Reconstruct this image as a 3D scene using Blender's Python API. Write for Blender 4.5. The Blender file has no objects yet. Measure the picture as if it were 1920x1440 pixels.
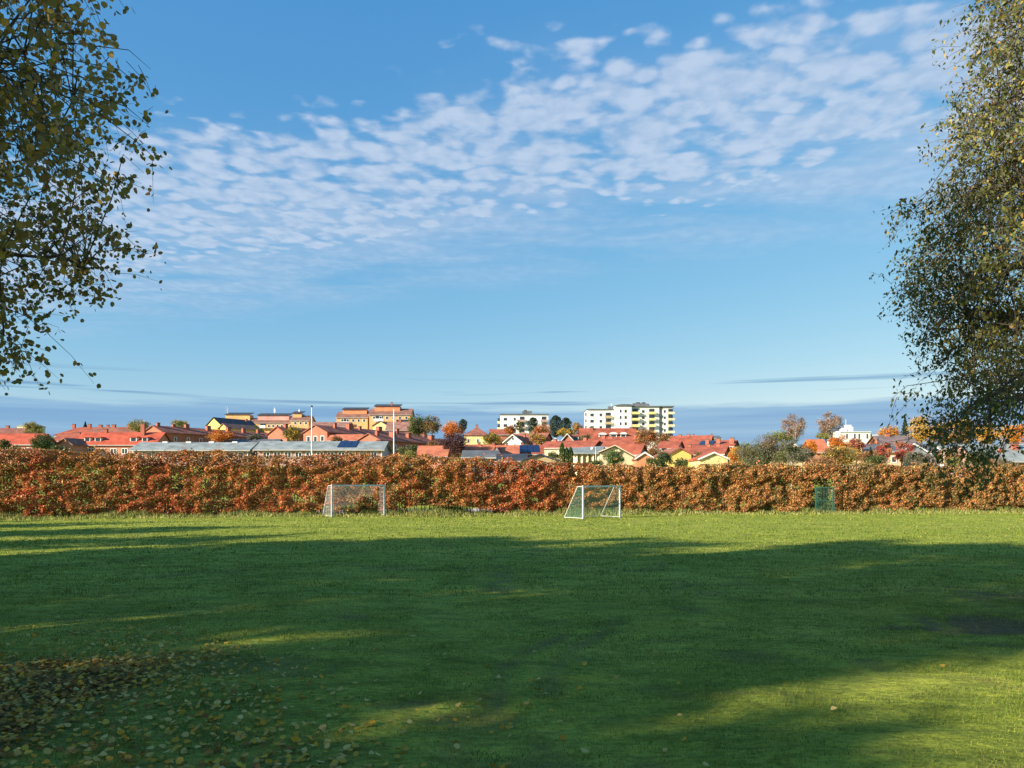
import bpy, bmesh, math, random
import numpy as np
R = math.radians
F, HZ, CZ = 1443.0, 900.0, 1.7          # focal length in photo pixels, eye-level row, eye height (m)

# ------------------------------------------------------------------ camera
scene = bpy.context.scene
col = scene.collection
cam = bpy.data.cameras.new('Camera')
cam_o = bpy.data.objects.new('Camera', cam); col.objects.link(cam_o)
cam_o.location = (0, 0, CZ); cam_o.rotation_euler = (R(90), 0, 0)
cam.sensor_fit = 'HORIZONTAL'; cam.sensor_width = 36
cam.lens = F / 1920 * 36
cam.shift_y = (HZ - 720) / 1920
cam.clip_start = .05; cam.clip_end = 20000
scene.camera = cam_o

# ------------------------------------------------------------------ light
SUN_EL, SUN_AZ = 20.0, 60.0             # azimuth: behind the camera's left shoulder
sun = bpy.data.lights.new('sun', 'SUN'); sun.energy = 5.0; sun.angle = R(.53); sun.color = (1, .89, .73)
sun_o = bpy.data.objects.new('sun', sun); col.objects.link(sun_o)
sun_o.rotation_euler = (R(90 - SUN_EL), 0, -R(SUN_AZ))
scene.view_settings.view_transform = 'Standard'; scene.view_settings.look = 'None'
scene.view_settings.exposure = 1.07; scene.view_settings.gamma = 1

world = bpy.data.worlds.new('World'); scene.world = world; world.use_nodes = True

def build_sky():
    nt = world.node_tree; N = nt.nodes; Lk = nt.links; N.clear()
    out = N.new('ShaderNodeOutputWorld'); bg = N.new('ShaderNodeBackground'); bg.inputs[1].default_value = .08
    Lk.new(bg.outputs[0], out.inputs[0])
    def put(s, v):
        if isinstance(v, (int, float)): s.default_value = v
        elif isinstance(v, tuple): s.default_value = v
        else: Lk.new(v, s)
    def M(op, a, b=0., c=0., clamp=False):
        n = N.new('ShaderNodeMath'); n.operation = op; n.use_clamp = clamp
        put(n.inputs[0], a); put(n.inputs[1], b); put(n.inputs[2], c); return n.outputs[0]
    def SS(x, lo, hi):
        n = N.new('ShaderNodeMapRange'); n.interpolation_type = 'SMOOTHSTEP'
        put(n.inputs[0], x); put(n.inputs[1], lo); put(n.inputs[2], hi); return n.outputs[0]
    def XYZ(x, y, z=0.):
        n = N.new('ShaderNodeCombineXYZ'); put(n.inputs[0], x); put(n.inputs[1], y); put(n.inputs[2], z); return n.outputs[0]
    def noise(vec, scale, detail=5, rough=.55, dist=0.):
        n = N.new('ShaderNodeTexNoise'); Lk.new(vec, n.inputs['Vector'])
        n.inputs['Scale'].default_value = scale; n.inputs['Detail'].default_value = detail
        n.inputs['Roughness'].default_value = rough; n.inputs['Distortion'].default_value = dist
        return n.outputs[0]
    def MIX(f, a, b):
        n = N.new('ShaderNodeMix'); n.data_type = 'RGBA'; put(n.inputs[0], f); put(n.inputs[6], a); put(n.inputs[7], b); return n.outputs[2]
    sky = N.new('ShaderNodeTexSky'); sky.sky_type = 'NISHITA'; sky.sun_disc = False
    sky.sun_elevation = R(SUN_EL); sky.sun_rotation = R(180 + SUN_AZ)
    sky.altitude = 60; sky.air_density = 1.0; sky.dust_density = .3; sky.ozone_density = 1.6
    sc = N.new('ShaderNodeSeparateColor'); Lk.new(sky.outputs[0], sc.inputs[0])
    cc_ = N.new('ShaderNodeCombineColor')                     # clear polar autumn air: a deeper, cleaner blue than the default
    for i_, (a_, p_) in enumerate(((.60, 1.13), (1.42, .65), (2.887, .309))):
        Lk.new(M('MULTIPLY', M('POWER', sc.outputs[i_], p_), a_ * SKY_GAIN), cc_.inputs[i_])
    tc = N.new('ShaderNodeTexCoord'); sp = N.new('ShaderNodeSeparateXYZ'); Lk.new(tc.outputs['Generated'], sp.inputs[0])
    dx, dy, dz = sp.outputs
    dzc = M('MAXIMUM', dz, .015)
    px, py = M('DIVIDE', dx, dzc), M('DIVIDE', dy, dzc)       # the cloud layer seen from below, as a flat sheet
    vec = XYZ(px, py)
    wob = M('MULTIPLY', M('SUBTRACT', noise(vec, 1.1, 3), .5), 1.0)
    v = M('ADD', M('ADD', py, M('MULTIPLY', px, .45)), wob)
    band = M('MULTIPLY', SS(v, 1.5, 2.1), M('SUBTRACT', 1., SS(v, 2.7, 3.3)))
    veil = M('MULTIPLY', SS(v, 1.7, 2.5), M('SUBTRACT', 1., SS(v, 2.9, 4.3)))
    n1 = noise(vec, 6.5, 6, .52, .25)
    n2 = noise(XYZ(px, M('MULTIPLY', py, .8), 3.3), 17., 4, .5, .2)
    vo = N.new('ShaderNodeTexVoronoi'); vo.feature = 'SMOOTH_F1'; vo.inputs['Smoothness'].default_value = .6
    wv = N.new('ShaderNodeVectorMath'); wv.operation = 'MULTIPLY_ADD'
    nn = N.new('ShaderNodeTexNoise'); nn.inputs['Scale'].default_value = 9; Lk.new(vec, nn.inputs['Vector'])
    Lk.new(nn.outputs['Color'], wv.inputs[0]); wv.inputs[1].default_value = (.12, .12, 0); Lk.new(vec, wv.inputs[2])
    Lk.new(wv.outputs[0], vo.inputs['Vector']); vo.inputs['Scale'].default_value = 13.0
    cell = M('SUBTRACT', .62, vo.outputs['Distance'])
    d = M('ADD', M('MULTIPLY', M('SUBTRACT', n1, .5), 1.25), M('MULTIPLY', cell, 1.05))
    d = M('ADD', d, M('MULTIPLY', M('SUBTRACT', n2, .5), .55))
    d = M('ADD', d, M('SUBTRACT', M('MULTIPLY', band, 1.12), .74))
    dens = M('MULTIPLY', SS(d, -.02, .6), SS(dz, .1, .22))
    vn = noise(XYZ(M('MULTIPLY', px, .55), py, 9.), 2.2, 5, .6, .4)
    veilm = M('MULTIPLY', M('MULTIPLY', veil, SS(vn, .3, .66)), .55)
    dens = M('MAXIMUM', M('MULTIPLY', dens, .74), veilm)
    shade = SS(M('ADD', n2, M('MULTIPLY', cell, .4)), .35, .8)
    ccol = MIX(shade, tuple(c * CLOUD for c in (2.7, 3.45, 4.6)) + (1,), tuple(c * CLOUD for c in (3.75, 4.3, 5.2)) + (1,))
    c = MIX(dens, cc_.outputs[0], ccol)
    # low stratus: thin streaks and a blue-grey bank lying along the horizon
    t = M('DIVIDE', dz, M('SQRT', M('ADD', M('MULTIPLY', dx, dx), M('MULTIPLY', dy, dy))))
    az = M('ARCTAN2', dx, dy)
    s1 = noise(XYZ(M('MULTIPLY', az, 2.4), M('MULTIPLY', t, 95.)), 1., 4, .5, .15)
    s2 = noise(XYZ(M('MULTIPLY', az, 3.), M('MULTIPLY', t, 40.), 5.), 1.6, 5, .55)
    streak = M('MULTIPLY', SS(s1, .55, .66), M('MULTIPLY', SS(t, .085, .1), M('SUBTRACT', 1., SS(t, .115, .135))))
    c = MIX(M('MULTIPLY', streak, .85), c, tuple(c_ * CLOUD for c_ in (1.0, 2.1, 3.44)) + (1,))
    edge = M('ADD', t, M('MULTIPLY', M('SUBTRACT', s2, .5), .035))
    bank = M('SUBTRACT', 1., SS(edge, .086, .098))
    rim = M('MULTIPLY', M('SUBTRACT', 1., SS(edge, .093, .104)), SS(s1, .5, .75))
    c = MIX(M('MULTIPLY', rim, .25), c, tuple(c_ * CLOUD for c_ in (3.4, 3.9, 4.7)) + (1,))
    bcol = MIX(SS(s1, .35, .7), tuple(c_ * CLOUD for c_ in (1.2, 2.35, 3.9)) + (1,), tuple(c_ * CLOUD for c_ in (1.75, 3.0, 4.3)) + (1,))
    c = MIX(M('MULTIPLY', bank, .88), c, bcol)
    Lk.new(c, bg.inputs[0])
SKY_GAIN, CLOUD = 1.0, 1.0
build_sky()

# ------------------------------------------------------------------ helpers
rng = np.random.default_rng(7); random.seed(7)
def lin(r, g, b):
    f = lambda c: (c / 255 / 12.92) if c <= 10 else ((c / 255 + .055) / 1.055) ** 2.4
    return (f(r), f(g), f(b))
def XP(px, Y): return (px - 960) * Y / F
def ZP(py, Y): return CZ + (HZ - py) * Y / F

_lat = {}
def vnoise(x, y, scale, seed):
    if seed not in _lat: _lat[seed] = np.random.default_rng(seed).random((256, 256))
    g = _lat[seed]; x = np.asarray(x, float) * scale + 1000.3; y = np.asarray(y, float) * scale + 1000.7
    i = np.floor(x).astype(int); j = np.floor(y).astype(int); fx = x - i; fy = y - j
    fx = fx * fx * (3 - 2 * fx); fy = fy * fy * (3 - 2 * fy); i &= 255; j &= 255; i1 = (i + 1) & 255; j1 = (j + 1) & 255
    return (g[i, j] * (1 - fx) + g[i1, j] * fx) * (1 - fy) + (g[i, j1] * (1 - fx) + g[i1, j1] * fx) * fy

def hedge_y(x): return np.interp(x, [-60, -31, -12, 6, 40, 80], [41, 45, 50, 53.5, 57.5, 61])
def ground_z(x, y):
    x = np.asarray(x, float); y = np.asarray(y, float)
    z = np.interp(y, [-80, 2, 60, 75, 110, 150, 220, 330, 420, 700, 1500, 9000],
                  [.3, 0, -.78, -.3, 1.8, 4.4, 8.6, 14.5, 15, 4, -20, -60])
    und = (vnoise(x, y, .09, 1) - .5) * .16 + (vnoise(x, y, .35, 2) - .5) * .07
    und = und + (vnoise(x, y, 1.3, 3) - .5) * .035 + (vnoise(x, y, 4.5, 4) - .5) * .022
    return z + und * np.clip((70 - y) / 15, 0, 1)
def gz(x, y): return float(ground_z(np.array([x]), np.array([y]))[0])

def seg_dist(x, y, pts):
    d = np.full(np.shape(x), 1e9)
    for (ax, ay), (bx, by) in zip(pts[:-1], pts[1:]):
        vx, vy = bx - ax, by - ay; t = np.clip(((x - ax) * vx + (y - ay) * vy) / (vx * vx + vy * vy), 0, 1)
        d = np.minimum(d, np.hypot(x - ax - t * vx, y - ay - t * vy))
    return d
def gp(px, py):                          # photo pixel -> point on the sloping lawn
    Y = 8.
    for _ in range(30): Y = (CZ - float(np.interp(Y, [2, 60], [0, -.78]))) * F / (py - HZ)
    return (XP(px, Y), Y)
TRACKS = [[gp(925, 1330), gp(930, 1290), gp(950, 1250), gp(1000, 1220), gp(1060, 1190)],
          [gp(1027, 1310), gp(1035, 1265), gp(1060, 1232), gp(1110, 1200), gp(1160, 1165)]]
def wear(x, y):
    """bare soil: tyre tracks, the root zone under the right tree, scuffs"""
    w = np.zeros(np.shape(x))
    for t in TRACKS:
        w = np.maximum(w, np.clip(1.3 - seg_dist(x, y, t) / .11, 0, 1) * (.25 + .45 * vnoise(x, y, 2.5, 11)))
    for cx, cy, rx, ry, k in [(6.3, 9.6, 1.3, .8, .85), (8.2, 12.6, 1.8, 1.2, .7), (-.75, 5.95, .5, .22, .5), (-3.2, 7.3, 1.2, .5, .45), (1.9, 6.3, .8, .25, .35)]:
        e = 1 - np.hypot((x - cx) / rx, (y - cy) / ry) + (vnoise(x, y, 1.4, 12) - .5) * 1.5 + (vnoise(x, y, 5, 13) - .5) * 1.1
        w = np.maximum(w, k * np.clip(e * 2, 0, 1))
    sc = np.clip((vnoise(x, y, 1.1, 14) * .6 + vnoise(x, y, 3.1, 15) * .4 - .7) * 5, 0, .4) * (y < 30)
    return np.maximum(w, sc)
def litter(x, y):
    """how thick the fallen leaves lie: thick lower left, thinning to the right and away"""
    a = np.clip(1.4 - np.hypot((x + 2.9 + .45 * (y - 5)) / 1.65, (y - 5.3) / 3.0), 0, 1)
    return a * np.clip(vnoise(x, y, .9, 21) * 1.7 - .15, .28, 1)

# ------------------------------------------------------------------ materials
MATS = {}
def mat(name, rgb, rough=.8, noise_amt=.12, nscale=3., bump=0., bscale=20., metal=0., spec=.3):
    if name in MATS: return MATS[name]
    m = bpy.data.materials.new(name); m.use_nodes = True; nt = m.node_tree; b = nt.nodes['Principled BSDF']
    b.inputs['Roughness'].default_value = rough; b.inputs['Metallic'].default_value = metal
    b.inputs['Specular IOR Level'].default_value = spec
    tc = nt.nodes.new('ShaderNodeTexCoord'); n = nt.nodes.new('ShaderNodeTexNoise'); n.inputs['Scale'].default_value = nscale
    n.inputs['Detail'].default_value = 6; nt.links.new(tc.outputs['Object'], n.inputs['Vector'])
    r = nt.nodes.new('ShaderNodeValToRGB')
    r.color_ramp.elements[0].position = .3; r.color_ramp.elements[1].position = .7
    r.color_ramp.elements[0].color = tuple(c * (1 - noise_amt) for c in rgb) + (1,)
    r.color_ramp.elements[1].color = tuple(min(1, c * (1 + noise_amt)) for c in rgb) + (1,)
    nt.links.new(n.outputs[0], r.inputs[0]); nt.links.new(r.outputs[0], b.inputs['Base Color'])
    if bump:
        n2 = nt.nodes.new('ShaderNodeTexNoise'); n2.inputs['Scale'].default_value = bscale; nt.links.new(tc.outputs['Object'], n2.inputs['Vector'])
        bp = nt.nodes.new('ShaderNodeBump'); bp.inputs['Strength'].default_value = bump; bp.inputs['Distance'].default_value = .05
        nt.links.new(n2.outputs[0], bp.inputs['Height']); nt.links.new(bp.outputs[0], b.inputs['Normal'])
    MATS[name] = m; return m
def roof_mat(name, rgb, rough=.75):
    if name in MATS: return MATS[name]
    m = mat(name, rgb, rough, .32, .6); nt = m.node_tree; b = nt.nodes['Principled BSDF']
    tc = nt.nodes.new('ShaderNodeTexCoord'); w = nt.nodes.new('ShaderNodeTexWave'); w.inputs['Scale'].default_value = 5; w.bands_direction = 'DIAGONAL'
    w.inputs['Distortion'].default_value = .6
    nt.links.new(tc.outputs['Object'], w.inputs['Vector'])
    bp = nt.nodes.new('ShaderNodeBump'); bp.inputs['Strength'].default_value = .25; bp.inputs['Distance'].default_value = .05
    nt.links.new(w.outputs[1], bp.inputs['Height']); nt.links.new(bp.outputs[0], b.inputs['Normal'])
    return m
def leaf_mat(name, trans=.35, rough=.55, spec=.3):
    if name in MATS: return MATS[name]
    m = bpy.data.materials.new(name); m.use_nodes = True; nt = m.node_tree; b = nt.nodes['Principled BSDF']
    a = nt.nodes.new('ShaderNodeAttribute'); a.attribute_name = 'Col'
    b.inputs['Roughness'].default_value = rough; b.inputs['Specular IOR Level'].default_value = spec
    nt.links.new(a.outputs['Color'], b.inputs['Base Color'])
    if trans:
        t = nt.nodes.new('ShaderNodeBsdfTranslucent'); nt.links.new(a.outputs['Color'], t.inputs['Color'])
        mx = nt.nodes.new('ShaderNodeMixShader'); mx.inputs[0].default_value = trans
        nt.links.new(b.outputs[0], mx.inputs[1]); nt.links.new(t.outputs[0], mx.inputs[2])
        nt.links.new(mx.outputs[0], nt.nodes['Material Output'].inputs['Surface'])
    MATS[name] = m; return m
def glass_mat(name, rgb=(.03, .04, .05), rough=.12):
    return mat(name, rgb, rough, .2, .7, spec=.6)

# ------------------------------------------------------------------ object helpers
def tag(o, label=None, cat=None, group=None, kind=None):
    if label: o['label'] = label
    if cat: o['category'] = cat
    if group: o['group'] = group
    if kind: o['kind'] = kind
    return o
def link(name, me, m=None, parent=None):
    o = bpy.data.objects.new(name, me); col.objects.link(o)
    if m is not None and me is not None and not me.materials: me.materials.append(m)
    if parent is not None: o.parent = parent
    return o
def empty(name, loc, rz=0):
    o = bpy.data.objects.new(name, None); col.objects.link(o); o.location = loc; o.rotation_euler = (0, 0, rz); o.empty_display_size = .3
    return o
class MB:
    """collects polygons; build() makes ONE mesh object"""
    def __init__(s): s.v = []; s.f = []
    def poly(s, pts, faces):
        k = len(s.v); s.v += [tuple(p) for p in pts]; s.f += [tuple(i + k for i in f) for f in faces]; return s
    def box(s, x0, x1, y0, y1, z0, z1):
        return s.poly([(x0, y0, z0), (x1, y0, z0), (x1, y1, z0), (x0, y1, z0), (x0, y0, z1), (x1, y0, z1), (x1, y1, z1), (x0, y1, z1)],
                      [(3, 2, 1, 0), (4, 5, 6, 7), (0, 1, 5, 4), (1, 2, 6, 5), (2, 3, 7, 6), (3, 0, 4, 7)])
    def slab(s, a, b, c, d, t):
        """quad a b c d thickened downwards by t"""
        q = [a, b, c, d]; lo = [(p[0], p[1], p[2] - t) for p in q]
        return s.poly(q + lo, [(0, 1, 2, 3), (7, 6, 5, 4), (0, 4, 5, 1), (1, 5, 6, 2), (2, 6, 7, 3), (3, 7, 4, 0)])
    def tube(s, pts, rad, n=6, caps=True):
        pts = [np.array(p, float) for p in pts]; rings = []
        for i, p in enumerate(pts):
            t = pts[min(i + 1, len(pts) - 1)] - pts[max(i - 1, 0)]; t /= np.linalg.norm(t) + 1e-9
            u = np.cross(t, (0, 0, 1) if abs(t[2]) < .9 else (1, 0, 0)); u /= np.linalg.norm(u); w = np.cross(t, u)
            r = rad[i] if hasattr(rad, '__len__') else rad
            k = len(s.v); rings.append(k)
            for j in range(n):
                a = 2 * math.pi * j / n; s.v.append(tuple(p + r * (math.cos(a) * u + math.sin(a) * w)))
        for k0, k1 in zip(rings[:-1], rings[1:]):
            for j in range(n): s.f.append((k0 + j, k0 + (j + 1) % n, k1 + (j + 1) % n, k1 + j))
        if caps: s.f.append(tuple(rings[0] + j for j in range(n))[::-1]); s.f.append(tuple(rings[-1] + j for j in range(n)))
        return s
    def build(s, name, m, parent=None, smooth=False):
        me = bpy.data.meshes.new(name); me.from_pydata(s.v, [], s.f)
        bm = bmesh.new(); bm.from_mesh(me); bmesh.ops.recalc_face_normals(bm, faces=bm.faces); bm.to_mesh(me); bm.free()
        if smooth: me.polygons.foreach_set('use_smooth', [True] * len(me.polygons))
        return link(name, me, m, parent)

def poly_mesh(name, tmpl, cen, U, V, cols, bend=None):
    """many small flat shapes: template (K,2) placed at cen with axes U, V; colours per shape"""
    N = len(cen); K = len(tmpl); t = np.asarray(tmpl, float)
    P = cen[:, None, :] + t[None, :, 0:1] * U[:, None, :] + t[None, :, 1:2] * V[:, None, :]
    if bend is not None:
        nrm = np.cross(U, V); nrm /= np.linalg.norm(nrm, axis=1, keepdims=True) + 1e-9
        P += nrm[:, None, :] * (np.abs(t[None, :, 0:1]) ** 1.5 * bend * np.linalg.norm(U, axis=1)[:, None, None])
    me = bpy.data.meshes.new(name)
    me.vertices.add(N * K); me.vertices.foreach_set('co', P.reshape(-1).astype(np.float32))
    me.loops.add(N * K); me.loops.foreach_set('vertex_index', np.arange(N * K, dtype=np.int32))
    me.polygons.add(N); me.polygons.foreach_set('loop_start', (np.arange(N) * K).astype(np.int32))
    me.polygons.foreach_set('loop_total', np.full(N, K, np.int32))
    a = me.attributes.new('Col', 'FLOAT_COLOR', 'POINT')
    c4 = np.ones((N, K, 4), np.float32); c4[:, :, :3] = cols[:, None, :]
    a.data.foreach_set('color', c4.reshape(-1))
    me.update(calc_edges=True); return me
def rand_axes(n, flat=0., r=rng):
    """random orthogonal leaf axes; flat>0 pulls the leaf normal upwards"""
    nr = r.normal(size=(n, 3)); nr[:, 2] = np.abs(nr[:, 2]) + flat * 2; nr /= np.linalg.norm(nr, axis=1, keepdims=True)
    a = r.normal(size=(n, 3)); u = np.cross(nr, a); u /= np.linalg.norm(u, axis=1, keepdims=True) + 1e-9
    return u, np.cross(nr, u)
def jitter_cols(pal, idx, amt=.25, r=rng):
    c = np.asarray(pal)[idx] * (1 + (r.random((len(idx), 1)) - .5) * 2 * amt) * (1 + (r.random((len(idx), 3)) - .5) * amt * .5)
    return np.clip(c, .003, .9)
KITE = [(-.5, 0), (-.08, -.29), (.62, 0), (-.08, .29)]
DIAMOND = [(-.5, 0), (0, -.32), (.5, 0), (0, .32)]
ROUND6 = [(-.5, 0), (-.28, -.4), (.18, -.42), (.55, 0), (.18, .42), (-.28, .4)]
OVAL6 = [(-.5, 0), (-.2, -.27), (.2, -.24), (.62, 0), (.2, .24), (-.2, .27)]

# ------------------------------------------------------------------ ground
def build_ground():
    def axis(parts):
        out = []
        for a, b, st in parts: out.append(np.arange(a, b, st))
        return np.concatenate(out + [[parts[-1][1]]])
    xs = axis([(-6000, -500, 900), (-500, -100, 50), (-100, -40, 5), (-40, -10, .5), (-10, 10, .11), (10, 45, .5), (45, 100, 5), (100, 500, 50), (500, 6000, 900)])
    ys = axis([(-400, -60, 40), (-60, 2, 2.), (2, 12, .1), (12, 24, .22), (24, 64, .5), (64, 120, 4), (120, 460, 12), (460, 1500, 80), (1500, 9000, 700)])
    X, Y = np.meshgrid(xs, ys); Z = ground_z(X, Y); w = wear(X, Y); Z = Z - w * .03
    nx, ny = len(xs), len(ys); co = np.stack([X, Y, Z], -1).reshape(-1, 3)
    me = bpy.data.meshes.new('ground'); me.vertices.add(nx * ny); me.vertices.foreach_set('co', co.reshape(-1).astype(np.float32))
    i = np.arange((ny - 1) * (nx - 1)); r, c = i // (nx - 1), i % (nx - 1); k = r * nx + c
    q = np.stack([k, k + 1, k + nx + 1, k + nx], -1).reshape(-1).astype(np.int32); n = len(i)
    me.loops.add(n * 4); me.loops.foreach_set('vertex_index', q); me.polygons.add(n)
    me.polygons.foreach_set('loop_start', (np.arange(n) * 4).astype(np.int32)); me.polygons.foreach_set('loop_total', np.full(n, 4, np.int32))
    me.polygons.foreach_set('use_smooth', np.ones(n, bool))
    a = me.attributes.new('wear', 'FLOAT', 'POINT'); a.data.foreach_set('value', np.maximum(w, litter(X, Y) * .85).reshape(-1).astype(np.float32))
    me.update(calc_edges=True)
    m = bpy.data.materials.new('lawn_ground'); m.use_nodes = True; nt = m.node_tree; b = nt.nodes['Principled BSDF']; N = nt.nodes; Lk = nt.links
    b.inputs['Roughness'].default_value = .9; b.inputs['Specular IOR Level'].default_value = .1
    tc = N.new('ShaderNodeTexCoord')
    def nz(scale, det=5, sc=(1, 1, 1), rough=.6):
        mp = N.new('ShaderNodeMapping'); mp.inputs['Scale'].default_value = sc; Lk.new(tc.outputs['Object'], mp.inputs[0])
        n_ = N.new('ShaderNodeTexNoise'); n_.inputs['Scale'].default_value = scale; n_.inputs['Detail'].default_value = det; n_.inputs['Roughness'].default_value = rough
        Lk.new(mp.outputs[0], n_.inputs['Vector']); return n_.outputs[0]
    def ramp(f, cs):
        r_ = N.new('ShaderNodeValToRGB'); e = r_.color_ramp.elements
        while len(e) < len(cs): e.new(.5)
        for el, (p, cc) in zip(e, cs): el.position = p; el.color = cc + (1,)
        Lk.new(f, r_.inputs[0]); return r_.outputs[0]
    def mixc(f, a_, b_, t='MIX'):
        n_ = N.new('ShaderNodeMix'); n_.data_type = 'RGBA'; n_.blend_type = t
        for s_, v_ in ((n_.inputs[0], f), (n_.inputs[6], a_), (n_.inputs[7], b_)):
            if isinstance(v_, (float, tuple)): s_.default_value = v_
            else: Lk.new(v_, s_)
        return n_.outputs[2]
    g1 = ramp(nz(.35, 8), [(.3, (.245, .29, .038)), (.5, (.31, .355, .05)), (.7, (.385, .395, .07))])
    g2 = ramp(nz(3.2, 8, (.35, 1, 1), .7), [(.32, (.42, .45, .42)), (.52, (1, 1, 1)), (.72, (1.35, 1.22, 1.05))])
    g = mixc(.8, g1, g2, 'MULTIPLY')
    g3 = ramp(nz(22, 4, (.5, 1, 1), .75), [(.32, (.42, .45, .42)), (.58, (1.25, 1.2, 1.15))])
    g = mixc(.75, g, g3, 'MULTIPLY')
    at = N.new('ShaderNodeAttribute'); at.attribute_name = 'wear'
    soil = ramp(nz(9, 6), [(.3, (.075, .05, .03)), (.7, (.2, .135, .08))])
    Lk.new(mixc(at.outputs['Fac'], g, soil), b.inputs['Base Color'])
    bp = N.new('ShaderNodeBump'); bp.inputs['Strength'].default_value = .8; bp.inputs['Distance'].default_value = .05
    Lk.new(nz(14, 6, (.6, 1, 1), .7), bp.inputs['Height'])
    bp2 = N.new('ShaderNodeBump'); bp2.inputs['Strength'].default_value = .7; bp2.inputs['Distance'].default_value = .25
    Lk.new(nz(2.2, 5, (.5, 1, 1), .6), bp2.inputs['Height']); Lk.new(bp.outputs[0], bp2.inputs['Normal'])
    Lk.new(bp2.outputs[0], b.inputs['Normal'])
    o = link('ground', me, m); tag(o, kind='structure')
    # gravel walk behind the hedge
    xs2 = np.linspace(-15, 4, 40); v = []; f = []
    for i_, x in enumerate(xs2):
        for dy in (2.6, 11.):
            y = float(hedge_y(x)) + dy; v.append((x, y, gz(x, y) + .03))
        if i_: k_ = 2 * i_; f.append((k_ - 2, k_, k_ + 1, k_ - 1))
    mb = MB(); mb.poly(v, f); p = mb.build('gravel_yard', mat('gravel', (.52, .46, .43), .95, .25, 6, .4, 40)); tag(p, kind='structure')

def build_grass():
    # blades of the mown lawn, dense near the camera, sparser and larger further out
    sets = [(4.1, 7.5, 4400, .027, .0042), (7.5, 12, 1750, .031, .007), (12, 20, 480, .042, .013), (20, 34, 150, .05, .026), (34, 56, 30, .055, .05)]
    C, U, V, K = [], [], [], []
    for y0, y1, dens, ln, wd in sets:
        area = .71 * (y1 * y1 - y0 * y0); n = int(area * dens)
        y = np.sqrt(rng.random(n) * (y1 * y1 - y0 * y0) + y0 * y0); x = (rng.random(n) * 2 - 1) * .71 * y
        w = np.maximum(wear(x, y), litter(x, y) * .8); tuft = vnoise(x, y, 2.0, 31) * .6 + vnoise(x, y, 6, 32) * .4
        keep = (rng.random(n) > w * .93) & (rng.random(n) < .35 + tuft * 1.1)
        x, y, tuft = x[keep], y[keep], tuft[keep]; n = len(x); z = ground_z(x, y) - .004
        L = ln * (.45 + rng.random(n) * .7) * (.4 + tuft * 1.2) * (1 + .5 * (vnoise(x, y, 1.7, 37) > .8))
        az = rng.random(n) * 6.283; lean = rng.random(n) * .95
        up = np.stack([np.sin(lean) * np.cos(az), np.sin(lean) * np.sin(az), np.cos(lean)], -1) * L[:, None]
        a2 = rng.random(n) * 6.283; side = np.stack([np.cos(a2), np.sin(a2), 0 * a2], -1) * (wd * (.6 + rng.random(n) * .8))[:, None]
        pal = [(.195, .265, .036), (.15, .21, .034), (.26, .305, .046), (.40, .355, .10), (.085, .125, .024)]
        patch = vnoise(x, y, .5, 33)
        idx = np.where(rng.random(n) < .06 + .22 * np.clip(patch - .45, 0, 1), 3, rng.choice([0, 1, 2, 4], n, p=[.36, .28, .2, .16]))
        idx = np.where((vnoise(x, y, 2.6, 38) * .5 + vnoise(x, y, 7, 39) * .5 > .66) & (rng.random(n) < .75), 4, idx)
        C.append(np.stack([x, y, z], -1)); U.append(side); V.append(up); K.append(jitter_cols(pal, idx, .25))
    me = poly_mesh('lawn_grass', [(-.5, 0), (.5, 0), (.12, 1)], np.concatenate(C), np.concatenate(U), np.concatenate(V), np.concatenate(K))
    o = link('lawn_grass', me, leaf_mat('grass_blade', .3, .6, .15)); tag(o, 'short mown green grass of the lawn in front of the hedge', 'grass', kind='stuff')
    # uncut fringe at the foot of the hedge
    n = 110000; x = rng.random(n) * 92 - 45; off = rng.gamma(1.6, .5, n) - .35; y = hedge_y(x) - .1 - off
    cl = vnoise(x, y, .55, 35) * .55 + vnoise(x, y, 2.2, 36) * .45; keep = rng.random(n) < cl * 1.5
    x, y, off, cl = x[keep], y[keep], off[keep], cl[keep]; n = len(x)
    L = (.1 + .62 * np.exp(-np.clip(off, 0, 9) * 1.2) * (cl ** 1.2) * 1.6) * (.6 + rng.random(n) * .8)
    az = rng.random(n) * 6.283; lean = rng.random(n) * .6
    up = np.stack([np.sin(lean) * np.cos(az), np.sin(lean) * np.sin(az), np.cos(lean)], -1) * L[:, None]
    a2 = rng.random(n) * 6.283; side = np.stack([np.cos(a2), np.sin(a2), 0 * a2], -1) * (.035 + .03 * rng.random(n))[:, None]
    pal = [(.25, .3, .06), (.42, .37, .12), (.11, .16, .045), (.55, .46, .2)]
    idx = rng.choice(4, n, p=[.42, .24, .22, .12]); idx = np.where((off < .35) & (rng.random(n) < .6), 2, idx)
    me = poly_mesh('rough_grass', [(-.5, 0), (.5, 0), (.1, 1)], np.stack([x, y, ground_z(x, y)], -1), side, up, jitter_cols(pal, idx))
    o = link('rough_grass', me, leaf_mat('grass_blade')); tag(o, 'taller yellow-green uncut grass along the foot of the hedge', 'grass', kind='stuff')

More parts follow.
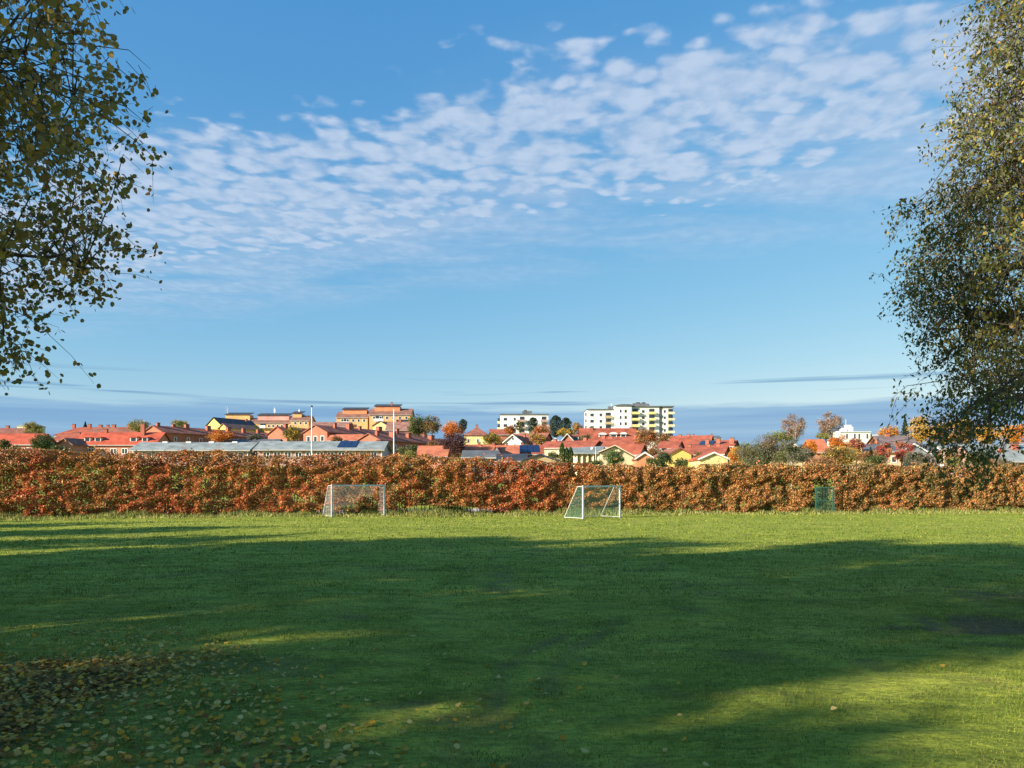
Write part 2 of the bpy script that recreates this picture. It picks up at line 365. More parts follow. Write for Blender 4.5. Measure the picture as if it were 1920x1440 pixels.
LEAFPAL = [(.55, .34, .05), (.60, .30, .03), (.52, .36, .10), (.26, .13, .035), (.40, .20, .045), (.64, .47, .15)]
def build_fallen_leaves():
    n = 78000; y = np.sqrt(rng.random(n) * (13 ** 2 - 4 ** 2) + 16); x = (rng.random(n) * 2 - 1) * .71 * y
    d = litter(x, y) * 1.0 + .006 * np.clip(1.1 - (x + .5) / 5, .15, 1) * np.clip((11 - y) / 4, .05, 1) + .05 * np.exp(-((x + 1.3) / 1.7) ** 2 - ((y - 4.9) / 1.0) ** 2)
    d = np.where(x > 1.6, d * .35, d)
    k = rng.random(n) < d; x, y = x[k], y[k]; n = len(x)
    z = ground_z(x, y) + .012 + rng.random(n) * .02
    u, v = rand_axes(n, 1.1); s = .03 + .028 * rng.random(n); li = litter(x, y)
    idx = np.where(rng.random(n) < li * .9, rng.choice([3, 4, 0, 2], n, p=[.38, .27, .2, .15]), rng.choice([0, 1, 2, 5], n, p=[.32, .2, .28, .2]))
    cols = jitter_cols(LEAFPAL, idx, .2)
    far = np.argsort(np.hypot(x, y) + (rng.random(n) * 1.5)); big, rest = far[:260], far[260:]
    me = poly_mesh('fallen_leaves', ROUND6, np.stack([x, y, z], -1)[rest], u[rest] * s[rest, None], v[rest] * s[rest, None], cols[rest], .5)
    o = link('fallen_leaves', me, leaf_mat('dry_leaf', .15, .8, .1)); tag(o, 'scatter of small brown and yellow fallen leaves on the grass', 'fallen leaves', kind='stuff')
    names = ['straw-yellow', 'golden orange', 'pale tan', 'dark brown', 'russet brown', 'cream']
    base = {}
    for c_ in range(6):
        base[c_] = poly_mesh('fallen_leaf', ROUND6, np.zeros((1, 3)), np.array([[1., 0, 0]]), np.array([[0, 1., 0]]), np.array([LEAFPAL[c_]]), .5)
        base[c_].materials.append(leaf_mat('dry_leaf'))
    from mathutils import Matrix, Vector
    for i in big:
        o = link('fallen_leaf', base[int(idx[i])])
        uu, vv = Vector(u[i]), Vector(v[i]); ww = uu.cross(vv)
        m3 = Matrix((uu, vv, ww)).transposed().to_4x4(); m3.translation = Vector((x[i], y[i], z[i]))
        o.matrix_world = m3 @ Matrix.Scale(float(s[i]), 4)
        tag(o, names[int(idx[i])] + ' fallen leaf lying in the shaded foreground grass', 'leaf', 'larger fallen leaves in the foreground grass')

# ------------------------------------------------------------------ hedge
def build_hedge(x0, x1, n, label):
    root = empty('hedge', (0, 0, 0)); tag(root, label, 'hedge')
    x = x0 + rng.random(n) * (x1 - x0)
    top = 3.75 + .15 * np.clip(1 - np.abs(x + 8) / 9, 0, 1) + (vnoise(x, x * 0, .16, 41) - .5) * .35 + (vnoise(x, x * 0, 1.1, 42) - .5) * .4 + .42 * np.clip((-8 - x) / 20, 0, 1)
    top = top - .26 * np.clip((x + 3) / 9, 0, 1)
    h = rng.random(n) ** .93
    lowgap = .06 + .28 * vnoise(x, x * 0, .5, 43) + .5 * np.clip(1.3 - np.abs(x + 4.8) / 3.2, 0, 1)
    z = lowgap + (top - lowgap) * h
    z = z + (rng.random(n) < .035) * rng.random(n) * .4 * (h > .85)
    lump = vnoise(x, z * 1.4, .8, 44) * .5 + vnoise(x, z * 1.5, 2.3, 45) * .5
    front = .85 * np.sqrt(np.clip(1 - (np.clip(h - .72, 0, 1) / .34) ** 2, .05, 1)) * (.38 + 1.05 * lump) - .2
    dep = np.where(rng.random(n) < .7, -front + np.abs(rng.normal(size=n)) * .14, -front + rng.random(n) * (front + .9))
    hole = (vnoise(x, z * 1.3, 1.7, 46) * .6 + vnoise(x, z, 4, 47) * .4)
    keep = rng.random(n) < np.clip((hole - .12) * 3.2, .12, 1) * np.where(h > .9, .6, 1)
    keep |= (dep > .05) & (rng.random(n) < .85)            # twiggy back of the hedge closes the view through
    # the recess round the gate
    gate = (np.abs(x - GATE_X) < .75 + .15 * vnoise(z, z * 0, 2, 50)) & (z < 2.35 + .3 * vnoise(x, x * 0, 3, 51))
    dep = np.where(gate, np.abs(dep) * .5 + .3, dep); keep &= ~gate | (rng.random(n) < .5)
    y = hedge_y(x) + dep
    x, y, z, h, hole, lump = [a[keep] for a in (x, y, z, h, hole, lump)]; n = len(x)
    P = np.stack([x, y, ground_z(x, hedge_y(x)) + z], -1)
    pal = [(.60, .25, .085), (.63, .19, .075), (.47, .23, .085), (.29, .21, .075), (.14, .13, .05), (.68, .37, .10), (.54, .15, .08)]
    q = vnoise(x, z * .8, .33, 48); q2 = vnoise(x, z, 1.2, 49); rightness = np.clip((x - 2) / 30, 0, 1)
    r = rng.random(n); idx = np.zeros(n, int)
    red = np.clip((q - .45) * 2.2 + .5 * np.exp(-((x - 1.5) / 4.) ** 2), 0, 1) * (1 - .75 * rightness); green = np.clip((q2 - .58) * 1.3, 0, .5) + .34 * rightness + np.clip((h - .7), 0, 1) * .7
    idx = np.where(r < .45, 0, np.where(r < .75, 2, np.where(r < .9, 5, 3)))
    idx = np.where(rng.random(n) < red * .7, np.where(rng.random(n) < .75, 1, 6), idx)
    idx = np.where(rng.random(n) < green, np.where(rng.random(n) < .72, 3, 4), idx)
    u, v = rand_axes(n, .25); s = .1 + .075 * rng.random(n)
    me = poly_mesh('foliage', DIAMOND, P, u * s[:, None], v * (s * 1.1)[:, None], jitter_cols(pal, idx, .28))
    f = link('foliage', me, leaf_mat('hedge_leaf', .22, .5), root); f['kind'] = 'stuff'
    mb = MB(); k = x0 + .1
    while k < x1:
        yb = float(hedge_y(k)) + random.uniform(-.25, .35); zb = gz(k, yb) - .05; lx, ly = random.uniform(-.25, .25), random.uniform(-.3, .3)
        mb.tube([(k, yb, zb), (k + lx * .4, yb + ly * .5, zb + .8), (k + lx, yb + ly, zb + 2.6)], [.03, .022, .008], 4)
        k += random.uniform(.12, .34)
    s_ = mb.build('stems', mat('hedge_stem', (.13, .095, .07), .9, .3, 5), root); s_['kind'] = 'stuff'

# ------------------------------------------------------------------ goals, gate, poles
WHITE = lambda: mat('white_paint', (.78, .78, .76), .35, .05, 2)
def build_goal(px, Y, yaw, w, h, dtop, dbot, netcol, label, netname):
    X = XP(px, Y); root = empty('football_goal', (X, Y, gz(X, Y)), -yaw); tag(root, label, 'goal', 'small football goals in front of the hedge')
    m = mat('worn_white_paint', (.62, .62, .59), .5, .18, 5); r = .042
    for s in (-1, 1): MB().box(s * w / 2 - r, s * w / 2 + r, -r, r, -.02, h - .1).build('post', m, root)
    MB().box(-w / 2 - r, w / 2 + r, -r, r, h - .1, h).build('crossbar', m, root)
    t = .02
    for s in (-1, 1):
        xs = s * w / 2
        MB().tube([(xs, r, h - .06), (xs, dtop, h - .06)], t, 6).build('top_strut', m, root)
        MB().tube([(xs, dtop, h - .06), (xs, dbot, .06)], t, 6).build('back_strut', m, root)
        MB().tube([(xs, r, .05), (xs, dbot, .05)], t, 6).build('ground_bar', m, root)
    MB().tube([(-w / 2, dbot, .05), (w / 2, dbot, .05)], t, 6).build('back_bar', m, root)
    nb = MB(); st = .085; k = .0034 if netname == 'net_white' else .0055
    def line(a, b): nb.tube([a, b], k, 3, False)
    zs = np.arange(.12, h - .1, st); ytop = lambda z: dbot + (dtop - dbot) * (z - .06) / (h - .12)
    for z in zs:                                    # horizontals: back and both sides
        line((-w / 2, ytop(z), z), (w / 2, ytop(z), z))
        for s in (-1, 1): line((s * w / 2, r, z), (s * w / 2, ytop(z), z))
    for x in np.arange(-w / 2 + st, w / 2, st):
        line((x, dbot, .06), (x, dtop, h - .06)); line((x, dtop, h - .06), (x, r, h - .06))
    for s in (-1, 1):
        for y in np.arange(.15, dbot, st):
            zt = h - .06 if y < dtop else .06 + (h - .12) * (dbot - y) / (dbot - dtop)
            line((s * w / 2, y, .06), (s * w / 2, y, zt))
    nb.build('net', mat(netname, netcol, .8, .1, 3), root)

def build_gate():
    Y = float(hedge_y(22.5)) - .95; x0, x1 = XP(1531, Y), XP(1562, Y); X = (x0 + x1) / 2; w = (x1 - x0); h = 1.95
    root = empty('gate', (X, Y, gz(X, Y))); tag(root, 'green steel bar gate set into the hedge', 'gate')
    g = mat('green_steel', (.035, .12, .085), .5, .15, 4)
    for s in (-1, 1):
        MB().box(s * (w / 2 + .06) - .03, s * (w / 2 + .06) + .03, -.03, .03, -.05, h + .05).build('post', g, root)
    fr = MB()
    fr.box(-w / 2, w / 2, -.025, .025, h - .05, h).box(-w / 2, w / 2, -.025, .025, .08, .13).box(-w / 2, -w / 2 + .05, -.025, .025, .13, h - .05).box(w / 2 - .05, w / 2, -.025, .025, .13, h - .05)
    fr.box(-w / 2 + .05, w / 2 - .05, -.02, .02, 1.0, 1.04)
    fr.build('frame', g, root)
    nb = 9; bar = None
    for i in range(nb):
        x = -w / 2 + .05 + (w - .1) * (i + 1) / (nb + 1)
        if bar is None: bar = MB().box(-.009, .009, -.009, .009, .13, h - .05).build('bar', g, root)
        else: bar = bar.copy(); col.objects.link(bar); bar.parent = root
        bar.location = (x, 0, 0)
    MB().box(w / 2 - .12, w / 2 - .02, -.06, -.03, .98, 1.1).build('latch', mat('steel', (.35, .36, .36), .35, .1, 4, metal=.8), root)

def build_pole(px, top, Y, label, ball):
    X = XP(px, Y); zb = gz(X, Y); zt = ZP(top, Y); root = empty('flagpole', (X, Y, zb)); tag(root, label, 'flagpole', 'white flagpoles behind the hedge')
    L = zt - zb
    MB().tube([(0, 0, 0), (0, 0, L * .5), (0, 0, L)], [.075, .06, .04], 10).build('mast', WHITE(), root, True)
    if ball: MB().tube([(0, 0, L), (0, 0, L + .06), (0, 0, L + .16), (0, 0, L + .22)], [.03, .1, .1, .03], 8).build('finial', mat('black_knob', (.03, .03, .03), .4), root, True)
    else: MB().tube([(0, 0, L), (0, 0, L + .06), (0, 0, L + .12)], [.05, .06, .02], 8).build('finial', WHITE(), root, True)

def build_lamp():
    Y = 90; X = XP(1117, Y); zb = gz(X, Y); zt = ZP(838, Y); root = empty('street_lamp', (X, Y, zb)); tag(root, 'thin grey street lamp in front of the sawtooth hall', 'street lamp')
    m = mat('galvanised', (.5, .5, .48), .5, .1, 4, metal=.3); L = zt - zb
    MB().tube([(0, 0, 0), (0, 0, L)], [.07, .045], 8).build('pole', m, root, True)
    MB().tube([(0, 0, L - .03), (-.25, 0, L + .04), (-.35, 0, L)], [.03, .03, .03], 6).build('arm', m, root, True)
    MB().tube([(-.3, 0, L + .02), (-.36, 0, L - .05), (-.4, 0, L - .3), (-.4, 0, L - .36)], [.08, .2, .22, .05], 8).build('lamp_head', mat('lamp_glass', (.6, .6, .56), .3), root, True)
    Y = 80; X = XP(1770, Y); zb = gz(X, Y); root = empty('wooden_pole', (X, Y, zb)); tag(root, 'slim bare wooden pole behind the hedge on the right', 'pole')
    MB().tube([(0, 0, 0), (0, 0, ZP(838, Y) - zb)], [.09, .06], 8).build('shaft', mat('pole_wood', (.42, .31, .2), .85, .2, 3), root, True)
    MB().tube([(0, 0, ZP(838, Y) - zb), (0, 0, ZP(838, Y) - zb + .08)], [.075, .03], 8).build('cap', mat('galvanised', (.5, .5, .48)), root, True)

# ------------------------------------------------------------------ houses
WALLS = dict(brick=(.36, .135, .08), salmon=(.55, .24, .15), yellow=(.66, .5, .14), cream=(.64, .54, .34), white=(.70, .685, .64), ochre=(.62, .36, .15), grey=(.22, .24, .26),
             beige=(.45, .34, .19), orange=(.58, .23, .11), pink=(.55, .30, .25), cladgrey=(.33, .38, .38), balc=(.80, .60, .24), peach=(.74, .48, .30), brickgrey=(.40, .24, .2), paleyellow=(.66, .55, .25), bluegrey=(.27, .29, .33))
ROOFS = dict(red=(.33, .09, .05), bright=(.46, .088, .043), rust=(.275, .105, .07), brown=(.24, .12, .085), orange=(.52, .16, .08), grey=(.25, .28, .268), dark=(.05, .055, .065), slate=(.12, .13, .14),
             dull=(.30, .15, .11), drab=(.19, .14, .13))
def W_(k): return mat('wall_' + k, WALLS[k], .85, .16, .5, .15, 8)
def R_(k): return roof_mat('roof_' + k, ROOFS[k], .65 if k in ('grey', 'dark') else .8)
def window(root, face, u, z, w, h, fw, dep, frame='frame_white', wall_side='front'):
    """window set on a facade: a frame proud of the wall, a pane set back inside it"""
    fr = MB(); t = min(.12, w * .16)
    def bx(mb, u0, u1, z0, z1, d0, d1):
        if face == 'front': mb.box(u0, u1, -d1, -d0, z0, z1)
        elif face == 'right': mb.box(fw / 2 + d0, fw / 2 + d1, u0, u1, z0, z1)
        else: mb.box(-fw / 2 - d1, -fw / 2 - d0, u0, u1, z0, z1)
    u0, u1, z0, z1 = u - w / 2, u + w / 2, z - h / 2, z + h / 2
    bx(fr, u0, u0 + t, z0, z1, .004, .08); bx(fr, u1 - t, u1, z0, z1, .004, .08); bx(fr, u0 + t, u1 - t, z1 - t, z1, .004, .08); bx(fr, u0 + t, u1 - t, z0, z0 + t, .004, .08)
    if w > 1.3: bx(fr, u - t / 2, u + t / 2, z0 + t, z1 - t, .004, .075)
    f = fr.build('window', mat(frame, (.8, .79, .75), .5), root)
    p = MB(); bx(p, u0 + t, u1 - t, z0 + t, z1 - t, .002, .03); p.build('pane', glass_mat('window_glass'), f)

def house(name, label, px, Y, w, depth, kind, eave, ridge, wall='brick', roof='red', yaw=0, wins=(), chims=(), ov=.45, dormers=(), solar=None, trim=None, cat='house', group=None, clere=None, rightwall=None, hip=False, balc=()):
    """px: photo column of the middle of the front facade, Y its distance; eave / ridge: photo rows"""
    X = XP(px, Y); yaw = R(yaw); cy, sy = math.cos(yaw), math.sin(yaw)
    zb = min(gz(X, Y), gz(X + depth * sy, Y + depth * cy)) - .8
    ze = ZP(eave, Y) - zb; zr = ZP(ridge, Y + (depth / 2 * cy if kind == 'side' else 0)) - zb
    root = empty(name, (X, Y, zb), -yaw); tag(root, label, cat, group)
    if kind == 'side': a0, a1, c0, c1 = -w / 2, w / 2, 0, depth; L = lambda a, c, z: (a, c, z)
    else: a0, a1, c0, c1 = 0, depth, -w / 2, w / 2; L = lambda a, c, z: (c, a, z)
    cm = (c0 + c1) / 2; hw = (c1 - c0) / 2; pitch = (zr - ze) / hw
    wm = W_(wall)
    if hip:
        MB().box(-w / 2, w / 2, 0, depth, 0, ze).build('wall', wm, root)
        rb = MB(); ins = min(hw, (a1 - a0) / 2 - .3); o = ov; zz = ze - pitch * o + .12
        q = [L(a0 - o, c0 - o, zz), L(a1 + o, c0 - o, zz), L(a1 + o, c1 + o, zz), L(a0 - o, c1 + o, zz), L(a0 + ins, cm, zr), L(a1 - ins, cm, zr)]
        rb.poly(q, [(0, 1, 5, 4), (1, 2, 5), (2, 3, 4, 5), (3, 0, 4), (3, 2, 1, 0)])
        rf = rb.build('roof', R_(roof), root)
    else:
        wb = MB(); wb.poly([L(a, c, z) for a in (a0, a1) for c, z in ((c0, 0), (c1, 0), (c1, ze), (cm, zr), (c0, ze))],
                           [(0, 1, 2, 3, 4), (9, 8, 7, 6, 5), (0, 4, 9, 5), (4, 3, 8, 9), (3, 2, 7, 8), (2, 1, 6, 7), (1, 0, 5, 6)])
        wb.build('wall', wm, root)
        rb = MB(); t = .2; up = .05
        for c, s in ((c0, -1), (c1, 1)):
            ce, zz = c + s * ov, ze - pitch * ov + up + t
            rb.slab(L(a0 - ov, ce, zz), L(a1 + ov, ce, zz), L(a1 + ov, cm, zr + up + t), L(a0 - ov, cm, zr + up + t), t)
        rf = rb.build('roof', R_(roof), root)
        if trim:
            for a in (a0 - ov - .07, a1 + ov + .01):
                for c, s in ((c0, -1), (c1, 1)):
                    ce = c + s * ov; zz = ze - pitch * ov + up + t + .03; zt_ = zr + up + t + .03
                    q = [L(a, ce, zz), L(a + .06, ce, zz), L(a + .06, cm, zt_), L(a, cm, zt_)]
                    MB().slab(*q, .24).build('bargeboard', mat('trim_' + trim, WALLS[trim], .6, .05), root)
    if rightwall:
        e = a1 + .004
        MB().poly([(e, c0, 0), (e, c1, 0), (e, c1, ze), (e, cm, zr), (e, c0, ze), (e + .06, c0, 0), (e + .06, c1, 0), (e + .06, c1, ze), (e + .06, cm, zr), (e + .06, c0, ze)],
                  [(4, 3, 2, 1, 0), (5, 6, 7, 8, 9), (0, 1, 6, 5), (1, 2, 7, 6), (2, 3, 8, 7), (3, 4, 9, 8), (4, 0, 5, 9)]).build('gable_cladding', W_(rightwall), root)
        MB().box(e - .1, e + .09, c0 - .09, c0 - .004, 0, ze - .1).build('corner_board', W_('white'), root)
    if kind == 'side' and not hip:
        MB().box(a0 - ov, a1 + ov, c0 - ov - .1, c0 - ov - .004, ze - pitch * ov - .02, ze - pitch * ov + .16).build('gutter', mat('gutter_grey', (.4, .38, .36), .5), root)
    for ca, cc, cw, ch in chims:                     # along ridge (0..1), across (-1..1), width, height above the ridge line
        a = a0 + (a1 - a0) * ca; c = cm + hw * cc; zroof = zr - pitch * abs(cc) * hw
        pts = [L(a - cw / 2, c - cw * .4, 0), L(a + cw / 2, c + cw * .4, 0)]
        x0, x1 = sorted((pts[0][0], pts[1][0])); y0, y1 = sorted((pts[0][1], pts[1][1]))
        ck = MB().box(x0, x1, y0, y1, zroof - .5, zr + ch).build('chimney', mat('chimney_brick', (.36, .12, .075), .9, .15, 2), rf)
        MB().box(x0 - .07, x1 + .07, y0 - .07, y1 + .07, zr + ch, zr + ch + .14).build('chimney_cap', mat('chimney_cap', (.1, .09, .09), .8), rf)
    fw = w
    for face, n, zoff, ww, wh, ua, ub in wins:
        for i in range(n):
            t_ = (i + .5) / n; u = ua + (ub - ua) * t_
            if face == 'front': uu = (u - .5) * w
            else: uu = u * depth
            window(root, face, uu, ze + zoff, ww, wh, fw, depth)
    for ua, dw, dh, cfrac, style in dormers:
        a = a0 + (a1 - a0) * ua; c = c0 + hw * cfrac; zd = ze + pitch * hw * cfrac + .2; back = dh / max(pitch, .2) + .5
        db = MB(); x0, y0, _ = L(a, c, 0)
        db.box(x0 - dw / 2, x0 + dw / 2, y0, y0 + back, zd - .4, zd + dh)
        d_ = db.build('dormer', W_('white'), root)
        rfb = MB()
        if style == 'arch':
            ns = 8; pr = [(-dw / 2 - .35, 0)] + [(-(dw / 2 + .2) * math.cos(math.pi * i / ns), .6 * math.sin(math.pi * i / ns) ** .8) for i in range(ns + 1)] + [(dw / 2 + .35, 0)]
            v = []; f = []
            for k_, yy in enumerate((y0 - .3, y0 + back + 1)):
                v += [(x0 + p[0], yy, zd + dh + p[1] + .02) for p in pr]
            m_ = len(pr); f = [tuple(range(m_)), tuple(range(m_, 2 * m_))[::-1]] + [(i, (i + 1) % m_, m_ + (i + 1) % m_, m_ + i) for i in range(m_)]
            rfb.poly(v, f); rfb.build('dormer_roof', R_(roof), d_)
            MB().poly([(p[0] if p[1] < y0 else p[0], y0 - .42 if p[1] < y0 else y0 - .304, p[2] + .05) for p in v], f).build('arched_trim', W_('white'), d_)
        else:
            rfb.box(x0 - dw / 2 - .2, x0 + dw / 2 + .2, y0 - .25, y0 + back + .6, zd + dh + .004, zd + dh + .2); rfb.build('dormer_roof', R_(roof), d_)
        MB().box(x0 - dw * .36, x0 + dw * .36, y0 - .03, y0 - .004, zd + .1, zd + dh - .08).build('pane', glass_mat('window_glass'), d_)
    if solar:
        ua, ub, va, vb = solar
        def onroof(ua_, v_, lift=.0): return L(a0 + (a1 - a0) * ua_, c0 + hw * v_, ze + pitch * hw * v_ + .05 + .2 + .1 + lift)
        nn = max(2, int((ub - ua) * (a1 - a0) / 1.1)); nr = 2
        sm = mat('solar_panel', (.012, .02, .06), .25, .2, 1, spec=.6)
        for i in range(nn):
            for j in range(nr):
                e = .03 / max(1, (a1 - a0))
                p0, p1 = ua + (ub - ua) * i / nn + e, ua + (ub - ua) * (i + 1) / nn - e; q0, q1 = va + (vb - va) * j / nr + .006, va + (vb - va) * (j + 1) / nr - .006
                MB().slab(onroof(p0, q0), onroof(p1, q0), onroof(p1, q1), onroof(p0, q1), .05).build('solar_panel', sm, root)
    if clere:                                        # a raised clerestory storey along the ridge
        ua, ub, hh, wcol, pan = clere; aa, ab = a0 + (a1 - a0) * ua, a0 + (a1 - a0) * ub
        p, q = L(aa, cm - hw * .45, 0), L(ab, cm + hw * .5, 0)
        MB().box(p[0], q[0], p[1], q[1], zr - pitch * hw * .6, zr + hh).build('clerestory_wall', W_(wcol), root)
        MB().slab((p[0] - .3, p[1] - .5, zr + hh + .15), (q[0] + .3, p[1] - .5, zr + hh + .15), (q[0] + .3, q[1] + .3, zr + hh + 1.35), (p[0] - .3, q[1] + .3, zr + hh + 1.35), .2).build('clerestory_roof', R_(pan), root)
    for u, z, bw, bc in balc:
        x = (u - .5) * w
        b = MB().box(x - bw / 2, x + bw / 2, -1.5, -.01, ze + z, ze + z + .18).build('balcony', W_('white'), root)
        MB().box(x - bw / 2, x + bw / 2, -1.58, -1.5, ze + z - .05, ze + z + 1.1).build('parapet', W_(bc), b)
        MB().box(x - bw * .4, x + bw * .4, -.04, -.006, ze + z + .2, ze + z + 2.2).build('balcony_door', glass_mat('window_glass'), root)
    return root

def vents(root_px, Y, pxs, py, label, mname, rgb): pass

def balcony_col(root, x, rows, bw, z0, dz, colr, ydep=1.5, y=0., slabc='white'):
    for i in range(rows):
        z = z0 - i * dz
        b = MB().box(x - bw / 2, x + bw / 2, y - ydep, y - .01, z, z + .2).build('balcony', W_(slabc), root)
        MB().box(x - bw / 2, x + bw / 2, y - ydep - .08, y - ydep, z - .1, z + .85).build('parapet', W_(colr), b)
        MB().box(x - bw / 2 - .08, x - bw / 2, y - ydep - .08, y - .01, z - .1, z + .85).build('side_panel', W_(colr), b)
        MB().box(x + bw / 2, x + bw / 2 + .08, y - ydep - .08, y - .01, z - .1, z + .85).build('side_panel', W_('white'), b)
        MB().box(x - bw * .38, x + bw * .38, y - .05, y - .004, z + .22, z + 2.25).build('balcony_door', glass_mat('window_glass'), root)

def win_box(root, x, z, w, h, y=0.):
    f = MB(); t = .1
    f.box(x - w / 2, x - w / 2 + t, y - .06, y - .003, z - h / 2, z + h / 2).box(x + w / 2 - t, x + w / 2, y - .06, y - .003, z - h / 2, z + h / 2)
    f.box(x - w / 2 + t, x + w / 2 - t, y - .06, y - .003, z + h / 2 - t, z + h / 2).box(x - w / 2 + t, x + w / 2 - t, y - .06, y - .003, z - h / 2, z - h / 2 + t)
    o = f.build('window', mat('frame_grey', (.25, .25, .25), .5), root)
    MB().box(x - w / 2 + t, x + w / 2 - t, y - .03, y - .002, z - h / 2 + t, z + h / 2 - t).build('pane', glass_mat('window_glass'), o)

def build_towers():
    Y = 326.; s = Y / F
    # the larger block
    X = XP(1183, Y); zb = gz(X, Y) - 1.5; root = empty('apartment_tower', (X, Y, zb)); tag(root, 'tall white stepped apartment block with yellow balconies on the hilltop', 'apartment block')
    xr = lambda px: (px - 1183) * s; zr = lambda py: ZP(py, Y) - zb
    wm = W_('white')
    MB().box(xr(1101), xr(1152), 0, 13, 0, zr(768.5)).build('wall', wm, root)
    MB().box(xr(1152), xr(1183), -1.6, 13, 0, zr(762)).build('wall', wm, root)
    MB().box(xr(1183), xr(1236), 0, 13, 0, zr(763)).build('wall', wm, root)
    MB().box(xr(1236), xr(1243), .9, 13, 0, zr(763)).build('wall', W_('bluegrey'), root)  # white wall strip, its shade put into the blue-grey colour
    MB().box(xr(1243), xr(1260), .2, 13, 0, zr(763.5)).build('wall', wm, root)
    rd = R_('slate')
    MB().box(xr(1100), xr(1152), -.5, 13.5, zr(768.4), zr(767)).build('roof', rd, root)
    r2 = MB(); zA, zB = zr(761.8), zr(760)
    r2.poly([(xr(1151.5), -2.2, zA), (xr(1183), -2.2, zA), (xr(1183), 13.5, zA), (xr(1151.5), 13.5, zA), (xr(1151.5), -2.2, zA + .35), (xr(1165), -2.2, zB + .4), (xr(1183), -2.2, zB + .2), (xr(1183), 13.5, zB + .2), (xr(1165), 13.5, zB + .4), (xr(1151.5), 13.5, zA + .35)],
            [(3, 2, 1, 0), (4, 5, 8, 9), (5, 6, 7, 8), (0, 1, 6, 5, 4), (2, 3, 9, 8, 7), (1, 2, 7, 6), (3, 0, 4, 9)]); r2.build('roof', rd, root)
    MB().box(xr(1183.1), xr(1264), -.7, 13.5, zr(762.9), zr(761.2)).build('roof', rd, root)
    ph = MB(); ph.poly([(xr(1186), 3, zr(761.1)), (xr(1222), 3, zr(761.1)), (xr(1222), 10, zr(761.1)), (xr(1186), 10, zr(761.1)), (xr(1190), 3.6, zr(754)), (xr(1219), 3.6, zr(755)), (xr(1219), 9.4, zr(755)), (xr(1190), 9.4, zr(754))],
                       [(3, 2, 1, 0), (4, 5, 6, 7), (0, 1, 5, 4), (1, 2, 6, 5), (2, 3, 7, 6), (3, 0, 4, 7)]); ph.build('plant_room', rd, root)
    for a, b in ((1197, 1204), (1208, 1214)): MB().box(xr(a), xr(b), 5, 7, zr(755.5), zr(752)).build('vent_stack', R_('dark'), root)
    MB().box(xr(1143), xr(1151), 3, 7, zr(767), zr(760.5)).build('lift_house', rd, root)
    MB().tube([(xr(1149), 4.5, zr(760.5)), (xr(1149), 4.5, zr(755))], .14, 6).build('antenna', WHITE(), root)
    dz = 2.66
    for px_, w_ in ((1110, 1.5), (1126.5, 1.1)):
        for i in range(5): win_box(root, xr(px_), zr(778) - i * dz, w_, 1.25)
    for px_ in (1162.5, 1172):
        for i in range(5): win_box(root, xr(px_), zr(771.5) - i * dz, .75 if px_ < 1165 else .95, 1.3, -1.6)
    balcony_col(root, xr(1140.5), 5, 2.9, zr(783.5), dz, 'beige')
    balcony_col(root, xr(1099.5), 4, .9, zr(783.5), dz, 'white', 1.2, 2.)
    balcony_col(root, xr(1191.5), 5, 3.1, zr(776.5), dz, 'balc', 1.7)
    balcony_col(root, xr(1222), 5, 3.0, zr(776.5), dz, 'balc', 1.7)
    balcony_col(root, xr(1257.5), 5, 2.6, zr(776.5), dz, 'cream', 1.8, .2)
    for i in range(5):
        win_box(root, xr(1206), zr(771.5) - i * dz, 1.2, 1.2); win_box(root, xr(1246.5), zr(771.5) - i * dz, .9, 1.2, .2)
    # the smaller block
    X = XP(983, Y); root = empty('apartment_block', (X, Y, zb)); tag(root, 'smaller white flat-roofed apartment block behind pines, left of the tall one', 'apartment block')
    xr = lambda px: (px - 983) * s
    MB().box(xr(938), xr(1028), 0, 12, 0, zr(778)).build('wall', wm, root)
    MB().box(xr(937), xr(1029), -.4, 12.4, zr(777.9), zr(776)).build('roof', rd, root)
    MB().box(xr(979.5), xr(998), 3, 8, zr(776), zr(769.5)).build('plant_room', rd, root)
    MB().box(xr(983), xr(988), 4, 6, zr(769.4), zr(767)).build('vent_stack', R_('dark'), root)
    for px_, w_ in ((947.5, 1.5), (965, .9), (1003, 1.1)):
        for i in range(3): win_box(root, xr(px_), zr(786) - i * dz, w_, 1.2)
    balcony_col(root, xr(979), 3, 2.6, zr(791), dz, 'drabgreen' if False else 'brickgrey'); balcony_col(root, xr(1020), 3, 2.6, zr(791), dz, 'brickgrey')
    balcony_col(root, xr(935), 3, 1.2, zr(793), dz, 'paleyellow', 1.4, 3.)
    # white block on the right
    Y2 = 300.; s2 = Y2 / F; X = XP(1611, Y2); zb2 = gz(X, Y2) - 1; root = empty('white_block', (X, Y2, zb2)); tag(root, 'white institutional block with rooftop boxes beside the bare trees', 'apartment block')
    xr = lambda px: (px - 1611) * s2; zr = lambda py: ZP(py, Y2) - zb2
    MB().box(xr(1575), xr(1632), 0, 12, 0, zr(809)).build('wall', wm, root); MB().box(xr(1632), xr(1648), .5, 12, 0, zr(815)).build('wall', wm, root)
    MB().slab((xr(1574), -.4, zr(809)), (xr(1633), -.4, zr(809)), (xr(1633), 12, zr(806)), (xr(1576), 12, zr(806)), .3).build('roof', mat('pale_roof', (.6, .6, .58), .6), root)
    MB().box(xr(1589), xr(1596), 4, 7, zr(808), zr(801.5)).build('plant_room', wm, root); MB().box(xr(1599), xr(1606), 3, 7, zr(808), zr(799.5)).build('plant_room', wm, root); MB().box(xr(1600), xr(1607), 5, 8, zr(799.4), zr(795)).build('tank', wm, root)
    MB().tube([(xr(1596.5), 5, zr(803)), (xr(1596.5), 5, zr(784))], .1, 5).build('antenna', mat('galvanised', (.5, .5, .48)), root)
    for px_ in (1588, 1602.5, 1611, 1626): win_box(root, xr(px_), zr(818), .7, 1.9)
